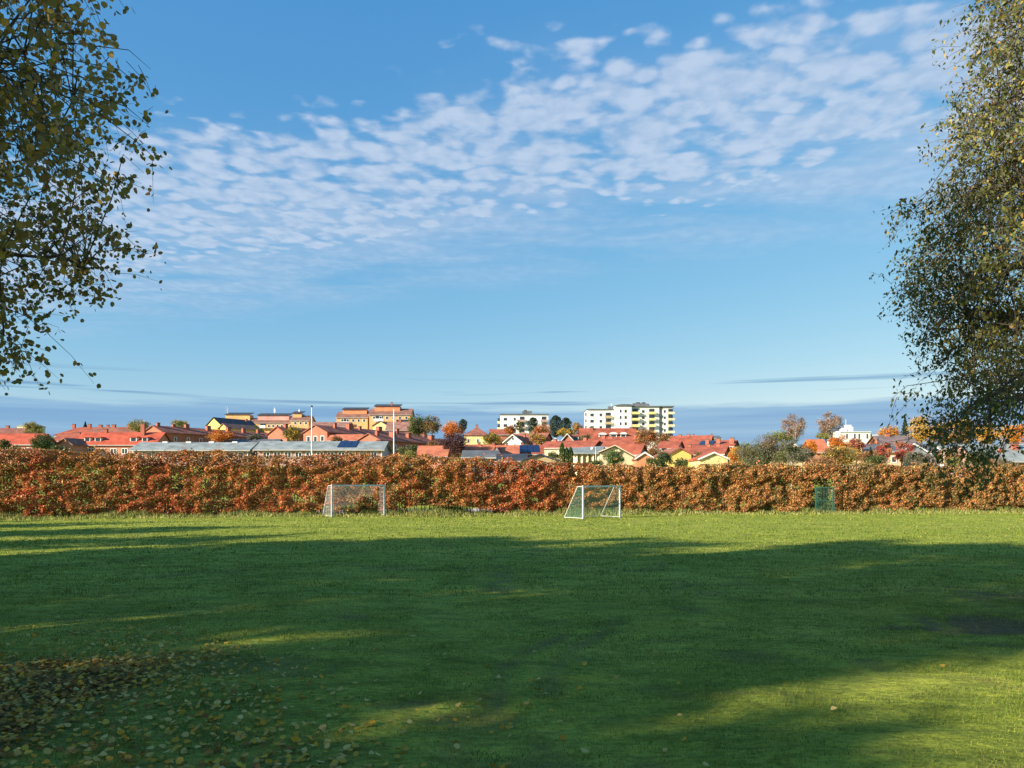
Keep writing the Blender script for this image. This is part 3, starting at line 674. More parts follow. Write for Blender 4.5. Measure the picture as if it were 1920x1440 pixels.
    win_box(root, xr(1634), zr(818.5), .7, 1.8, .5)
    # far pale block at the left
    Y3 = 380.; X = XP(40, Y3); root = empty('far_block', (X, Y3, gz(X, Y3))); tag(root, 'far cream flat-topped block peeping over roofs at the far left', 'apartment block')
    s3 = Y3 / F; h = ZP(799, Y3) - gz(X, Y3)
    MB().box(-8 * s3, 22 * s3, 0, 10, 0, h).build('wall', W_('cream'), root); MB().box(-8.5 * s3, 22.5 * s3, -.3, 10.3, h, h + .5).build('roof', R_('grey'), root)

def build_hall():
    """the hall with sawtooth brick fins and a low grey roof"""
    Y = 118.; s = Y / F; X = XP(1110, Y); zb = gz(X, Y) - .8; root = empty('sawtooth_hall', (X, Y, zb)); tag(root, 'low hall with cream gable, grey roof and sawtooth wall behind the thujas', 'hall')
    xr = lambda px: (px - 1110) * s; zr = lambda py, d=0.: ZP(py, Y + d) - zb
    MB().box(xr(1066), xr(1124), .6, 12, 0, zr(849)).build('wall', W_('beige'), root)
    for i in range(5):                                 # fins: each a wedge, its lit cheek facing the sun
        x0 = xr(1073 + i * 10.2); x1 = xr(1073 + i * 10.2 + 9.2)
        MB().poly([(x0, .58, 0), (x1, -.35, 0), (x1, .58, 0), (x0, .58, zr(849.5)), (x1, -.35, zr(849.5)), (x1, .58, zr(849.5))],
                  [(2, 1, 0), (3, 4, 5), (0, 1, 4, 3), (1, 2, 5, 4), (2, 0, 3, 5)]).build('wall_fin', W_('cream'), root)
    MB().slab((xr(1064), -.7, zr(848.5)), (xr(1126), -.7, zr(848.5)), (xr(1148), 9, zr(836.5, 9)), (xr(1103), 9, zr(838, 9)), .25).build('roof', R_('grey'), root)
    MB().poly([(xr(1066), 1.5, zr(848.4)), (xr(1103), 9, zr(839, 9)), (xr(1068), 9, zr(839, 9)), (xr(1068), 9, zr(849)), (xr(1103), 9, zr(849))], [(0, 1, 2), (0, 2, 3), (2, 1, 4, 3), (0, 3, 4), (0, 4, 1)]).build('roof', R_('grey'), root)
    # gable wing, its long right slope coming down almost to the hedge
    pk, l, r_ = xr(1151), xr(1124), xr(1203)
    MB().poly([(l, -.8, 0), (r_, -.8, 0), (r_, -.8, zr(867)), (pk, -.8, zr(838.5)), (l, -.8, zr(850)), (l, 9, 0), (r_, 9, 0), (r_, 9, zr(867)), (pk, 9, zr(838.5)), (l, 9, zr(850))],
              [(0, 1, 2, 3, 4), (9, 8, 7, 6, 5), (0, 5, 6, 1), (1, 6, 7, 2), (2, 7, 8, 3), (3, 8, 9, 4), (4, 9, 5, 0)]).build('wall', W_('cream'), root)
    MB().slab((r_ + .3, -1.2, zr(867) + .1), (r_ + .3, 9.2, zr(867) + .1), (pk, 9.2, zr(838.5) + .3), (pk, -1.2, zr(838.5) + .3), .2).build('roof', R_('slate'), root)
    MB().slab((pk, -1.2, zr(838.5) + .3), (pk, 9.2, zr(838.5) + .3), (l - .3, 9.2, zr(850) + .2), (l - .3, -1.2, zr(850) + .2), .2).build('roof', R_('slate'), root)
    MB().slab((pk, -1.29, zr(838.5) + .33), (r_ + .35, -1.29, zr(867) + .12), (r_ + .35, -1.22, zr(867) + .12), (pk, -1.22, zr(838.5) + .33), .16).build('bargeboard', W_('cream'), root)
    MB().slab((l - .3, -1.29, zr(850) + .23), (pk, -1.29, zr(838.5) + .33), (pk, -1.22, zr(838.5) + .33), (l - .3, -1.22, zr(850) + .23), .16).build('bargeboard', W_('cream'), root)
    MB().box(xr(1186), xr(1187.2), -.86, -.804, 0, zr(858)).build('downpipe', R_('dark'), root)

def build_houses():
    H = house
    C2 = [(.2, 0, .9, 1.), (.55, 0, .9, 1.), (.85, 0, .9, 1.)]
    # --- left group
    H('row_house', 'orange-red roofed house at the left edge behind the green tree', -5, 165, 15.5, 9, 'side', 833, 815, 'salmon', 'bright', wins=[('front', 6, -1.3, 1.2, 1.2, 0, 1)], chims=[(.3, 0, .7, .8)])
    H('row_house', 'dull red roof with chimneys high behind the leftmost house', -10, 240, 17, 10, 'side', 814, 804, 'salmon', 'rust', chims=[(.55, 0, .9, .9), (.95, 0, .9, .9)], wins=[('front', 5, -1.2, 1.2, 1.2, .05, .95)])
    H('row_house', 'brick house with hipped roof and white upper window band at left', 152, 245, 17, 10, 'side', 815, 801, 'white', 'red', chims=[(.2, 0, .9, .9), (.5, 0, .9, .9), (.85, 0, .7, .7)], wins=[('front', 7, -.9, 1.3, 1.1, 0, 1)], hip=True)
    H('row_house', 'long rusty roof with four chimneys above the bright red roof', 208, 238, 14, 9, 'side', 815, 802, 'brick', 'rust', chims=[(.1, 0, 1., .8), (.4, 0, 1., .9), (.75, 0, 1.2, .9)])
    H('small_house', 'small red roofed house with chimney left of the bright red row', 118, 200, 5.5, 7, 'side', 827, 816.5, 'brick', 'red', chims=[(.9, 0, .7, .7)], wins=[('front', 2, -1.1, 1., 1.1, 0, 1)])
    H('small_house', 'small brown gabled house tucked left of the bright red row', 122, 172, 4.6, 7, 'gable', 834, 823, 'salmon', 'brown', yaw=20)
    H('row_house', 'bright red roofed house with white dormers and tall chimney', 213, 175, 18.5, 9.5, 'side', 833.5, 812.5, 'salmon', 'bright', chims=[(.27, 0, .8, .9), (.77, -.25, .9, 2.1)], wins=[('front', 7, -1.5, 1.4, 1.3, .02, .98)],
      dormers=[(.15, 1.3, .9, .18, 'flat'), (.28, 1.4, .9, .18, 'flat'), (.72, 1.5, .95, .18, 'flat'), (.86, 1.2, .9, .18, 'flat')])
    # brick rows on the slope, lit gable to the left, long shaded side to the right
    H('brick_row', 'brick row with lit left gable behind the first grey roof', 287, 216, 9.6, 40, 'gable', 812, 799, 'brick', 'rust', yaw=32, chims=[(.03, .1, .9, .9), (.16, 0, .9, .8), (.24, .3, 1.2, .9), (.42, .3, 1.3, .9), (.6, .3, 1.3, .9), (.74, .3, 1., .9), (.88, .3, 1., .9)], wins=[('right', 9, -1.7, .9, 1.3, .04, .96)])
    H('brick_row', 'brick row partly hidden by the golden tree left of the first flagpole', 520, 222, 8, 28, 'gable', 815, 801, 'brick', 'red', yaw=32, chims=[(.1, .1, 1., .9), (.45, .2, 1., .9), (.8, .2, 1., .9)], wins=[('right', 5, -1.7, .9, 1.3, .05, .95)])
    H('brick_row', 'brick row with three-window gable right of the first flagpole', 591, 205, 8.6, 44, 'gable', 811.5, 798, 'brick', 'rust', yaw=30, chims=[(.14, .3, .8, .9), (.27, .3, 1.5, 1.1), (.38, .2, .8, .7), (.56, .3, 1.5, 1.), (.75, .3, 1.1, .9)], wins=[('front', 3, -1.6, 1.3, 1.5, .08, .95), ('right', 9, -1.7, .9, 1.3, .04, .96)])
    H('brick_row', 'lower brick row with big chimneys right of the second flagpole', 692, 190, 7.2, 36, 'gable', 826, 814, 'brick', 'rust', yaw=30, chims=[(.05, .3, .9, .8), (.2, .45, 1.5, .9), (.4, .3, 1.2, .8), (.68, .3, 1.5, .8)], wins=[('right', 7, -1.6, .9, 1.4, .1, .98)])
    H('brick_row', 'low salmon roof between the two flagpoles', 645, 200, 8, 8, 'side', 826, 816, 'salmon', 'orange', wins=[('front', 3, -1.1, 1., 1.1, 0, 1)])
    # grey metal roofs
    H('grey_row_house', 'long grey roofed terrace at left with rooftop vents', 357, 150, 22.3, 8.5, 'side', 843.5, 831.5, 'brickgrey', 'grey', wins=[('front', 12, -1.1, 1.1, 1.25, 0.02, .98)], ov=.7, rightwall='cladgrey')
    H('grey_row_house', 'grey roofed terrace with blue solar panels behind the flagpoles', 599, 150, 24.2, 8.5, 'side', 842.5, 829.5, 'brickgrey', 'grey', wins=[('front', 11, -1.1, 1.4, 1.25, 0.03, .98)], solar=(.635, .79, .06, .98), chims=[(.03, .3, .5, .25), (.66, .4, .7, .45), (.93, .55, .8, .5)], ov=.7, rightwall='cladgrey')
    H('grey_row_house', 'dark grey roof strip behind the two grey terraces', 455, 172, 14.5, 7, 'side', 833, 825, 'slate' if False else 'grey', 'slate', chims=[(.5, 0, .8, .3)])
    # terraces on the hill top
    H('yellow_house', 'yellow gabled house with charcoal roof on the left skyline', 401, 285, 7.6, 17, 'gable', 797, 783.5, 'yellow', 'dark', yaw=30, chims=[(.85, .2, .7, .4)])
    H('yellow_house', 'small yellow gable with brown roof below the charcoal-roofed house', 419, 272, 4.6, 12, 'gable', 803, 795, 'yellow', 'dull', yaw=30)
    H('hill_terrace', 'ochre terrace with dark raised roof behind the yellow gable', 447, 325, 13, 10, 'side', 794, 785, 'ochre', 'brown', clere=(.0, .8, 1.5, 'ochre', 'dark'), wins=[('front', 5, -1.2, 1.1, 1.2, 0, 1)])
    H('hill_terrace', 'ochre terrace with long raised dark roof and antennas', 514, 322, 15.5, 10, 'side', 793, 785.5, 'ochre', 'brown', clere=(.0, .85, 1.3, 'pink', 'dark'), wins=[('front', 6, -1.3, 1.1, 1.2, .3, 1)], balc=[(.2, -2.2, 3, 'white')])
    H('hill_terrace', 'ochre terrace end section left of the first flagpole', 562, 318, 7.4, 10, 'side', 788, 780.5, 'ochre', 'brown', clere=(.0, .5, 1., 'ochre', 'dark'), wins=[('front', 3, -1.2, 1.1, 1.2, .1, 1)])
    H('hill_terrace', 'ochre hilltop terrace with raised orange storey, left of the taller one', 660, 312, 12.6, 10, 'side', 782.5, 773.5, 'ochre', 'brown', clere=(.15, .93, 1., 'orange', 'dark'), wins=[('front', 5, -1.3, 1.1, 1.3, .1, .98)], balc=[(.3, -2.9, 3.6, 'white')])
    H('hill_terrace', 'tallest ochre hilltop terrace with raised storey and white balcony', 731, 310, 16.6, 10, 'side', 777.5, 767.5, 'ochre', 'brown', clere=(.1, .72, 1., 'orange', 'dark'), wins=[('front', 6, -1.3, 1.1, 1.3, .04, .98)], balc=[(.24, -2.8, 3.8, 'white'), (.8, -4.2, 6, 'ochre')], chims=[(.5, 0, .7, 2.8)])
    H('small_house', 'little yellow gable under the tallest ochre terrace', 712, 290, 5.4, 14, 'gable', 798, 790, 'paleyellow', 'dull', yaw=8)
    H('small_house', 'dull red roof below the ochre terraces', 760, 265, 13, 10, 'side', 806, 792, 'brick', 'dull', chims=[(.3, 0, .9, .9)])
    H('small_house', 'brown roofed house between the ochre terraces on the skyline', 618, 290, 14, 9, 'side', 800, 792.5, 'cream', 'dull')
    # --- centre
    H('yellow_villa', 'yellow villa with hipped red roof right of the orange tree', 893, 230, 7.4, 8, 'side', 815.5, 802, 'paleyellow', 'rust', hip=True, wins=[('front', 2, -1.8, .7, 1.3, 0, .75)], chims=[(.5, 0, .7, .8)])
    H('small_house', 'small red roof between the yellow villa and white block', 940, 245, 7, 8, 'side', 815, 806, 'brick', 'red')
    H('white_house', 'white gabled house with reddish roof above the solar roof', 962, 185, 4.2, 11, 'gable', 829, 816.5, 'white', 'rust', yaw=18, trim='white', wins=[('front', 2, -1.2, .7, 1., .1, .9), ('front', 1, .8, .7, .8, .2, .8)], chims=[(.7, .2, .8, .6)])
    H('small_house', 'long rusty roof behind the white gable', 985, 200, 9.5, 8, 'side', 829, 814, 'brick', 'rust', yaw=24, chims=[(.6, -.2, .8, .5)])
    H('small_house', 'orange tiled roof with two chimneys right of the purple tree', 900, 140, 5.8, 8, 'side', 852, 836, 'salmon', 'orange', chims=[(.45, -.1, .5, .5), (.9, -.1, .5, .5)])
    H('small_house', 'blue-grey gabled house with orange roof beside it', 929.5, 136, 1.6, 9, 'gable', 853, 837, 'bluegrey', 'orange', yaw=0, ov=.15)
    H('small_house', 'orange roof right of the blue-grey gable', 950, 142, 3.9, 8, 'side', 852, 837, 'salmon', 'orange', chims=[(.5, 0, .5, .5)])
    H('solar_house', 'house with dark solar roof left of the thujas', 990, 146, 5.4, 8, 'side', 851.5, 837, 'brick', 'red', solar=(.08, .9, .05, .95), chims=[(.3, .1, .5, .7), (.75, .1, .5, .7)])
    H('small_house', 'low dark roofed shed with grey gable behind the hedge', 900, 112, 4.6, 6, 'side', 858, 847.5, 'slate' if False else 'grey', 'slate')
    H('small_house', 'low house with beige gable and blue-black roof left of the thujas', 1013, 100, 4.2, 9, 'gable', 864, 854, 'beige', 'dark', yaw=-4, ov=.3)
    H('small_house', 'blue-black low roof beside the beige gable', 960, 103, 3.4, 7, 'side', 865, 854, 'white', 'dark')
    H('small_house', 'low orange roofs under the brick row right of the second flagpole', 804, 148, 4.2, 8, 'side', 859, 838, 'salmon', 'orange')
    H('small_house', 'low rounded orange roof left of the purple tree', 818, 128, 3., 6, 'side', 856, 845, 'salmon', 'orange')
    H('red_house', 'long red roofed house with three arched white dormers under the tall block', 1143, 215, 15.5, 10, 'side', 828, 804.5, 'brick', 'red', chims=[(.2, -.1, 1., .4), (.94, 0, .9, .4)], dormers=[(.38, 2., .6, .30, 'arch'), (.58, 2., .7, .30, 'arch'), (.76, 1.6, .7, .30, 'arch')])
    H('red_house', 'red gabled house with white trim and dormer below the pines', 1064, 205, 2.6, 9, 'gable', 825, 814.5, 'brick', 'red', yaw=12, trim='white')
    H('red_house', 'red roof with white dormer right of the trimmed gable', 1083, 208, 4.6, 8, 'side', 829, 817, 'brick', 'red', dormers=[(.4, 1.6, 1., .2, 'flat')])
    H('small_house', 'little white gable between orange trees and red roofs', 1041, 195, 2., 6, 'gable', 829, 822.5, 'white', 'red', trim='white')
    H('small_house', 'long low red roof behind the thuja columns', 1062, 170, 12, 8, 'side', 839.5, 828.5, 'cream', 'red', yaw=24, chims=[(.15, 0, .8, .6), (.75, 0, .8, .8)])
    H('small_house', 'red roof with shaded right gable behind the hall', 1152, 168, 8.5, 9, 'side', 838, 823, 'bluegrey', 'red', yaw=24, chims=[(.05, 0, .9, .8), (.25, 0, .9, .6), (.93, 0, .8, .8)])  # blue-grey walls: the gable's shade is put into the colour
    H('small_house', 'steep red roof with grey right gable beside the hall', 1179, 140, 3.6, 6, 'side', 852, 835, 'bluegrey', 'red', yaw=24)
    H('small_house', 'orange brick gable with white trim right of the hall', 1209, 112, 2.5, 8, 'gable', 861, 850.5, 'orange', 'rust', yaw=4, trim='white', ov=.25)
    # --- right
    H('small_house', 'red roofed house with pink walls beside the brown tree', 1251, 175, 4.2, 8, 'side', 841, 828.5, 'pink', 'red', yaw=24, wins=[('front', 2, -1., .8, 1., 0, 1)])
    H('small_house', 'wide red roof with chimneys behind the yellow gable', 1290, 205, 10.5, 10, 'side', 838, 818.5, 'brick', 'red', yaw=24, chims=[(.2, 0, .8, .5), (.42, 0, .8, .6)])
    H('flat_block', 'dark flat-roofed block with white vents behind red roofs', 1314, 265, 14, 9, 'side', 822.5, 818.5, 'white', 'slate', cat='apartment block', chims=[(.4, 0, .5, .8), (.85, 0, .5, .8)])
    H('solar_house', 'red roofed row with a solar panel field on the right slope', 1336, 178, 9., 10, 'side', 838, 827.5, 'brick', 'red', yaw=24, solar=(.12, .5, .15, .92), chims=[(.35, -.8, .8, .2), (.62, -.7, .8, .4), (.95, -.6, 1., .5)])
    H('yellow_house', 'bright yellow board gable above green shrubs', 1275, 118, 3.5, 9, 'gable', 853, 841.5, 'yellow', 'rust', yaw=-3, ov=.3)
    H('small_house', 'red roof behind the two yellow gables', 1318, 140, 7., 8, 'side', 852, 839, 'brick', 'red', yaw=24, chims=[(.05, 0, .6, .5), (.55, 0, .6, .5), (.8, 0, .6, .6)])
    H('yellow_house', 'pale yellow gable with white trim right of the bright yellow one', 1338, 112, 4.1, 9, 'gable', 862, 850.5, 'paleyellow', 'red', yaw=0, trim='white', ov=.3)
    H('white_house', 'white gable-roofed house glimpsed among grey-green willows', 1482, 130, 4.6, 8, 'gable', 848, 831, 'beige', 'drab', yaw=10, trim='white')
    H('small_house', 'salmon roofed house between orange trees on the right', 1541, 150, 2.6, 7, 'side', 847, 826, 'salmon', 'orange')
    H('peach_house', 'peach walled house behind the crimson trees', 1650, 118, 6.4, 9, 'side', 847, 836, 'peach', 'slate', wins=[('front', 3, -1.2, .9, 1., 0, 1)])
    H('small_house', 'dark brown roofed house below the spruce', 1690, 175, 8., 9, 'side', 836, 818.5, 'brick', 'drab', chims=[(.35, -.1, .9, .6)])
    H('grey_house', 'pale grey gabled house with white trim below the brown roof', 1712, 120, 4.8, 9, 'gable', 851, 834.5, 'grey', 'slate', yaw=0, trim='white', ov=.3)
    H('small_house', 'dark roof beside the pale grey gable', 1762, 128, 4.5, 8, 'side', 846, 835, 'grey', 'slate')
    H('small_house', 'grey roofed low house with two brick chimneys at the right edge', 1905, 105, 9.5, 9, 'side', 864, 836, 'brickgrey', 'grey', chims=[(.42, -.55, .6, -.5), (.68, -.35, .8, .25)])
    H('small_house', 'grey metal roof seen through the hanging right-hand branch', 1822, 125, 7, 8, 'side', 849, 836, 'white', 'grey')
    # masts on the skyline
    for px_, py_, Y, lab in ((426, 761, 330, 'lattice mast on the skyline behind the yellow gable'), (515, 764, 330, 'white antenna on the ochre terrace roof'), (561, 766, 325, 'right-hand slim white antenna on the ochre terrace roof')):
        X = XP(px_, Y); zb = gz(X, Y); L = ZP(py_, Y) - zb; root = empty('antenna_mast', (X, Y, zb)); tag(root, lab, 'antenna')
        m = mat('galvanised', (.5, .5, .48)) if px_ < 500 else WHITE()
        t = MB()
        if px_ < 500:
            for sx, sy_ in ((-.4, -.3), (.4, -.3), (0, .4)): t.tube([(sx, sy_, 0), (sx, sy_, L)], .06, 4)
            for i in range(int(L)): t.tube([(-.4, -.3, i), (.4, -.3, i + 1)], .04, 4); t.tube([(.4, -.3, i), (0, .4, i + 1)], .04, 4)
        else: t.tube([(0, 0, 0), (0, 0, L)], [.2, .1], 6)
        t.build('mast', m, root)
        if px_ >= 500: MB().box(-.3, .3, -.15, .15, L - 2.2, L - .6).build('panel_antenna', WHITE(), root)
    # roof vents on the first grey terrace
    for o in [o for o in col.objects if o.get('label', '').startswith('long grey roofed terrace')]:
        zr = ZP(831.5, 154.2) - o.location.z
        for u in (-.30, -.09, .115, .325):
            MB().box(u * 22.3 - .5, u * 22.3 + .5, 3.8, 4.6, zr - .1, zr + .38).build('roof_vent', W_('white'), o)

# ------------------------------------------------------------------ trees
BARK = lambda: mat('bark', (.10, .08, .06), .95, .35, 6, .5, 18)
GRN = [(.05, .085, .025), (.08, .12, .03), (.12, .14, .04)]
OLV = [(.13, .15, .045), (.19, .19, .06), (.09, .11, .04)]
ORG = [(.64, .2, .03), (.6, .26, .04), (.5, .15, .04)]
GLD = [(.62, .34, .05), (.52, .31, .06), (.56, .4, .1)]
BRN = [(.30, .15, .06), (.24, .15, .07), (.36, .18, .07)]
PUR = [(.10, .045, .05), (.07, .035, .045), (.15, .06, .05)]
PIN = [(.035, .06, .035), (.05, .075, .05), (.06, .085, .045)]
BAR = [(.33, .21, .15), (.28, .19, .14), (.4, .28, .2)]
WIL = [(.17, .16, .11), (.21, .19, .13), (.13, .14, .08)]
CRI = [(.5, .12, .08), (.55, .25, .12), (.42, .09, .07)]
LIM = [(.3, .27, .07), (.2, .22, .06), (.38, .28, .08)]
def far_tree(name, label, px, top, bot, wpx, Y, pal, style='round', cat='tree', group=None, dens=1.):
    X = XP(px, Y); zg = gz(X, Y); zt, zc0 = ZP(top, Y), ZP(bot, Y); rx = wpx * Y / F / 2
    zt = max(zt, zg + 1.); zc0 = max(zc0, zg + .1) if style in ('thuja', 'spruce', 'bush') else max(zg + .15 * (zt - zg), zc0)
    root = empty(name, (X, Y, zg)); tag(root, label, cat, group)
    H = zt - zc0; cz = (zt + zc0) / 2 - zg; rz = H / 2; r = np.random.default_rng(int(px * 7 + Y))
    area = wpx * (bot - top) * .2844; s0 = max(.1, Y * .00125)
    n = int(area * 8.5 * dens) + 250
    if style in ('round', 'bush', 'bare'):
        m = 54 if style != 'bare' else 34
        d = r.normal(size=(m, 3)); d /= np.linalg.norm(d, axis=1, keepdims=True); rad = r.random(m) ** .36 * .84
        cc = d * rad[:, None] * np.array([rx, rx, rz]); cs = (.24 + .16 * r.random(m)) * (rx * rx * rz) ** (1 / 3)
        if style == 'bare': cs *= .8
        k = r.integers(0, m, n); g = r.normal(size=(n, 3)); g /= np.linalg.norm(g, axis=1, keepdims=True); g *= (r.random((n, 1)) ** .45)
        P = cc[k] + g * cs[k, None] * np.array([1.15, 1.15, .9]); ci = (k + (r.random(n) < .25) * r.integers(0, 3, n)) % len(pal)
        P[:, 2] += cz
        targets = cc[:12] + np.array([0, 0, cz])
    else:
        t = r.random(n) ** (.75 if style == 'spruce' else .9); a = r.random(n) * 6.283
        if style == 'spruce':
            prof = (1 - t) * (.65 + .35 * np.abs(np.sin(t * 26 + a * .5)))
        elif style == 'pine':
            prof = .95 * np.sqrt(np.clip(1 - (2 * t - 1) ** 2, 0, 1)) * (.6 + .5 * vnoise(a * 2, t * 6, 1., 61))
        else: prof = np.minimum(1, (1 - t) * 3.2) ** .6 * np.minimum(1, .75 + t * .8) * (.85 + .25 * vnoise(a * 3, t * 12, 1., 62))
        q = np.sqrt(r.random(n)) if style != 'thuja' else .75 + .3 * r.random(n)
        P = np.stack([np.cos(a) * prof * q * rx, np.sin(a) * prof * q * rx, cz - rz + t * H], -1); ci = r.integers(0, len(pal), n)
        targets = P[:8] * np.array([.6, .6, 1])
    u, v = rand_axes(n, .2, r); s = s0 * (.7 + .8 * r.random(n))
    if style == 'bare': s *= .85
    me = poly_mesh('crown', DIAMOND, P, u * s[:, None], v * (s * 1.3)[:, None], jitter_cols(pal, ci, .3, r))
    link('crown', me, leaf_mat('far_leaf', .25, .6), root)
    mb = MB(); hb = cz + rz * .55; tr = max(.06, .018 * (zt - zg))
    mb.tube([(0, 0, -.1), (.02 * rx, 0, hb * .5), (0, 0, hb)], [tr, tr * .75, tr * .2], 6)
    for i, tg in enumerate(targets):
        z0 = max(.1, min(hb * .9, tg[2] - abs(tg[0]) * .8 - .4)); m0 = np.array([tg[0] * .45, tg[1] * .45, (z0 + tg[2]) / 2 + .1])
        mb.tube([(0, 0, z0), m0, tg], [tr * .45, tr * .3, tr * .1], 4)
        if style == 'bare':
            for _ in range(3):
                e = tg + r.normal(size=3) * np.array([rx, rx, rz]) * .25; mb.tube([m0, (m0 + e) / 2 + r.normal(size=3) * .1, e], [tr * .2, tr * .14, tr * .06], 3)
    mb.build('trunk', BARK() if style != 'bare' else mat('pale_bark', (.34, .29, .25), .9, .3, 4), root)
    return root

def build_far_trees():
    T = far_tree
    T('tree', 'golden half-bare tree left of the dark green one', 62, 790, 822, 40, 225, LIM, 'bare')
    T('tree', 'dark green tree in front of the leftmost red roof', 80, 812, 846, 46, 150, GRN)
    T('shrub', 'green shrub at the left edge above the hedge', 6, 820, 850, 24, 130, OLV, 'bush', 'shrub')
    T('conifer', 'small dark conifer tip between roofs at left', 160, 791, 806, 12, 280, PIN, 'spruce')
    T('tree', 'golden tree rising behind the bright red roof', 262, 786, 812, 42, 235, LIM)
    T('tree', 'golden-olive tree behind the first brick row', 337, 787, 803, 34, 290, LIM)
    T('tree', 'orange tree in front of the first brick row', 415, 806, 829, 52, 172, ORG)
    T('shrub', 'grey-green shrub behind the first grey roof', 475, 812, 830, 34, 176, WIL, 'bush', 'shrub')
    T('tree', 'golden-olive round tree left of the first flagpole', 549, 799, 827, 42, 180, GLD + OLV)
    T('shrub', 'brown shrub in front of the three-window brick row', 632, 817, 830, 22, 178, BRN, 'bush', 'shrub')
    T('tree', 'large green tree with twin crown right of the ochre terraces', 783, 776, 818, 44, 232, OLV + GRN)
    T('tree', 'olive tree forming the right half of the twin crown', 810, 778, 818, 34, 228, OLV + BRN)
    T('tree', 'bright orange tree beside the twin green crown', 847, 789, 822, 46, 205, ORG)
    T('conifer', 'blue-green pine tip behind the bright orange tree', 868, 786, 808, 20, 240, PIN, 'pine')
    T('tree', 'dark purple-leaved tree below the bright orange tree', 851, 810, 853, 52, 140, PUR)
    T('shrub', 'yellow-green shrub just above the hedge right of the second flagpole', 770, 845, 868, 30, 75, LIM, 'bush', 'shrub')
    T('shrub', 'brownish shrub between orange low roofs', 812, 826, 842, 28, 160, BRN, 'bush', 'shrub')
    T('tree', 'golden-orange tree right of the yellow villa', 922, 811, 836, 44, 180, GLD + OLV)
    T('tree', 'orange tree left in front of the smaller white block', 957, 798, 815, 26, 235, BRN + ORG)
    T('pine_tree', 'dark pine in front of the smaller white block', 999, 783, 815, 26, 280, PIN, 'pine')
    T('tree', 'brown-green tree before the smaller white block', 975, 785, 812, 18, 285, OLV, 'bare')
    T('tree', 'orange-brown tree below the smaller white block', 1016, 793, 822, 36, 225, ORG + BRN)
    T('tree', 'golden tree at the foot of the white block', 1008, 812, 834, 40, 190, GLD + BRN)
    T('pine_tree', 'big dark pine right of the smaller white block', 1042, 779, 820, 32, 262, PIN, 'pine')
    T('pine_tree', 'second dark pine next to the big one', 1061, 783, 822, 28, 258, PIN, 'pine')
    T('tree', 'olive tree under the two pines', 1060, 802, 822, 40, 240, OLV + GLD)
    T('tree', 'orange half-bare tree left of the tall block', 1082, 790, 818, 24, 250, BRN + GLD, 'bare')
    T('tree', 'large russet tree in front of the tall block', 1212, 800, 846, 50, 165, BRN + ORG[2:])
    T('tree', 'small russet tree right of the large russet one', 1245, 810, 830, 26, 190, BRN)
    T('shrub', 'brown bush among red roofs below the tall block', 1098, 814, 828, 22, 185, BRN + OLV, 'bush', 'shrub')
    for px_, top, w, lab in ((1054, 830, 11, 'tallest and leftmost columnar green thuja'), (1062.5, 839, 10, 'middle columnar green thuja'), (1070, 838, 10, 'rightmost columnar green thuja')):
        T('thuja', lab + ' behind the hedge', px_, top, 878, w, 80, [(.07, .12, .025), (.1, .16, .03), (.055, .09, .02)], 'thuja', 'tree', 'columnar thujas behind the hedge', 1.6)
    T('tree', 'fresh green rounded tree in front of the cream gable', 1152, 839, 880, 40, 85, [(.1, .17, .04), (.14, .2, .06), (.07, .12, .03)])
    T('shrub', 'low clipped green hedge bush left of the green rounded tree', 1113, 862, 882, 42, 80, GRN, 'bush', 'shrub')
    T('shrub', 'dark green bush left of the bright yellow gable', 1245, 846, 880, 38, 85, PIN + GRN, 'bush', 'shrub')
    T('shrub', 'green bush below the bright yellow gable', 1279, 858, 884, 32, 78, OLV[2:] + GRN[1:], 'bush', 'shrub')
    T('shrub', 'olive bush beside the orange brick gable', 1222, 856, 882, 26, 80, OLV, 'bush', 'shrub')
    T('shrub', 'orange bush right of the pale yellow gable', 1377, 840, 868, 24, 100, ORG + GLD, 'bush', 'shrub')
    T('willow', 'large grey-green willow bush above the hedge', 1432, 815, 880, 92, 84, WIL + BRN[1:2] + OLV[:1], 'round', 'tree', None, 1.2)
    T('willow', 'second grey-green willow merging with the large one', 1484, 822, 876, 60, 80, WIL + OLV, 'bare')
    T('tree', 'golden-olive tree behind the willows', 1470, 808, 830, 70, 190, LIM + OLV)
    T('birch', 'tall thin brown half-bare birch, left of the pair', 1491, 772, 824, 50, 170, BAR, 'bare', 'tree', None, .8)
    T('birch', 'tall thin brown half-bare birch, right of the pair beside the white block', 1556, 767, 824, 48, 172, BAR, 'bare', 'tree', None, .85)
    T('shrub', 'olive shrub between the two birches', 1548, 808, 826, 36, 180, LIM, 'bush', 'shrub')
    T('tree', 'vivid orange tree left of the salmon roof', 1518, 824, 858, 32, 108, [(.62, .24, .03), (.55, .2, .03)])
    T('tree', 'red-orange tree right of the salmon roof', 1572, 814, 848, 42, 112, ORG)
    T('tree', 'russet tree in front of the white institutional block', 1605, 819, 850, 34, 116, CRI + BRN)
    T('shrub', 'golden-brown shrub above the hedge below the orange trees', 1570, 838, 876, 80, 76, GLD + BRN + OLV, 'bush', 'shrub')
    T('tree', 'crimson small tree before the peach house', 1655, 826, 870, 34, 92, CRI, 'bare', 'tree', None, 1.3)
    T('tree', 'crimson-peach small tree right of the first crimson one', 1694, 824, 870, 40, 94, CRI, 'bare', 'tree', None, 1.3)
    T('shrub', 'rounded green shrub in front of the peach house', 1642, 852, 878, 40, 75, GRN[1:] + OLV, 'bush', 'shrub')
    T('tree', 'orange tree left of the spruce', 1667, 798, 824, 42, 205, ORG + GLD)
    T('spruce', 'dark pointed spruce on the right skyline', 1697, 781, 826, 25, 195, PIN, 'spruce')
    T('tree', 'large golden tree right of the spruce', 1728, 780, 834, 50, 190, GLD)
    T('tree', 'golden-brown tree behind the hanging branch', 1765, 790, 838, 44, 185, GLD + BRN)
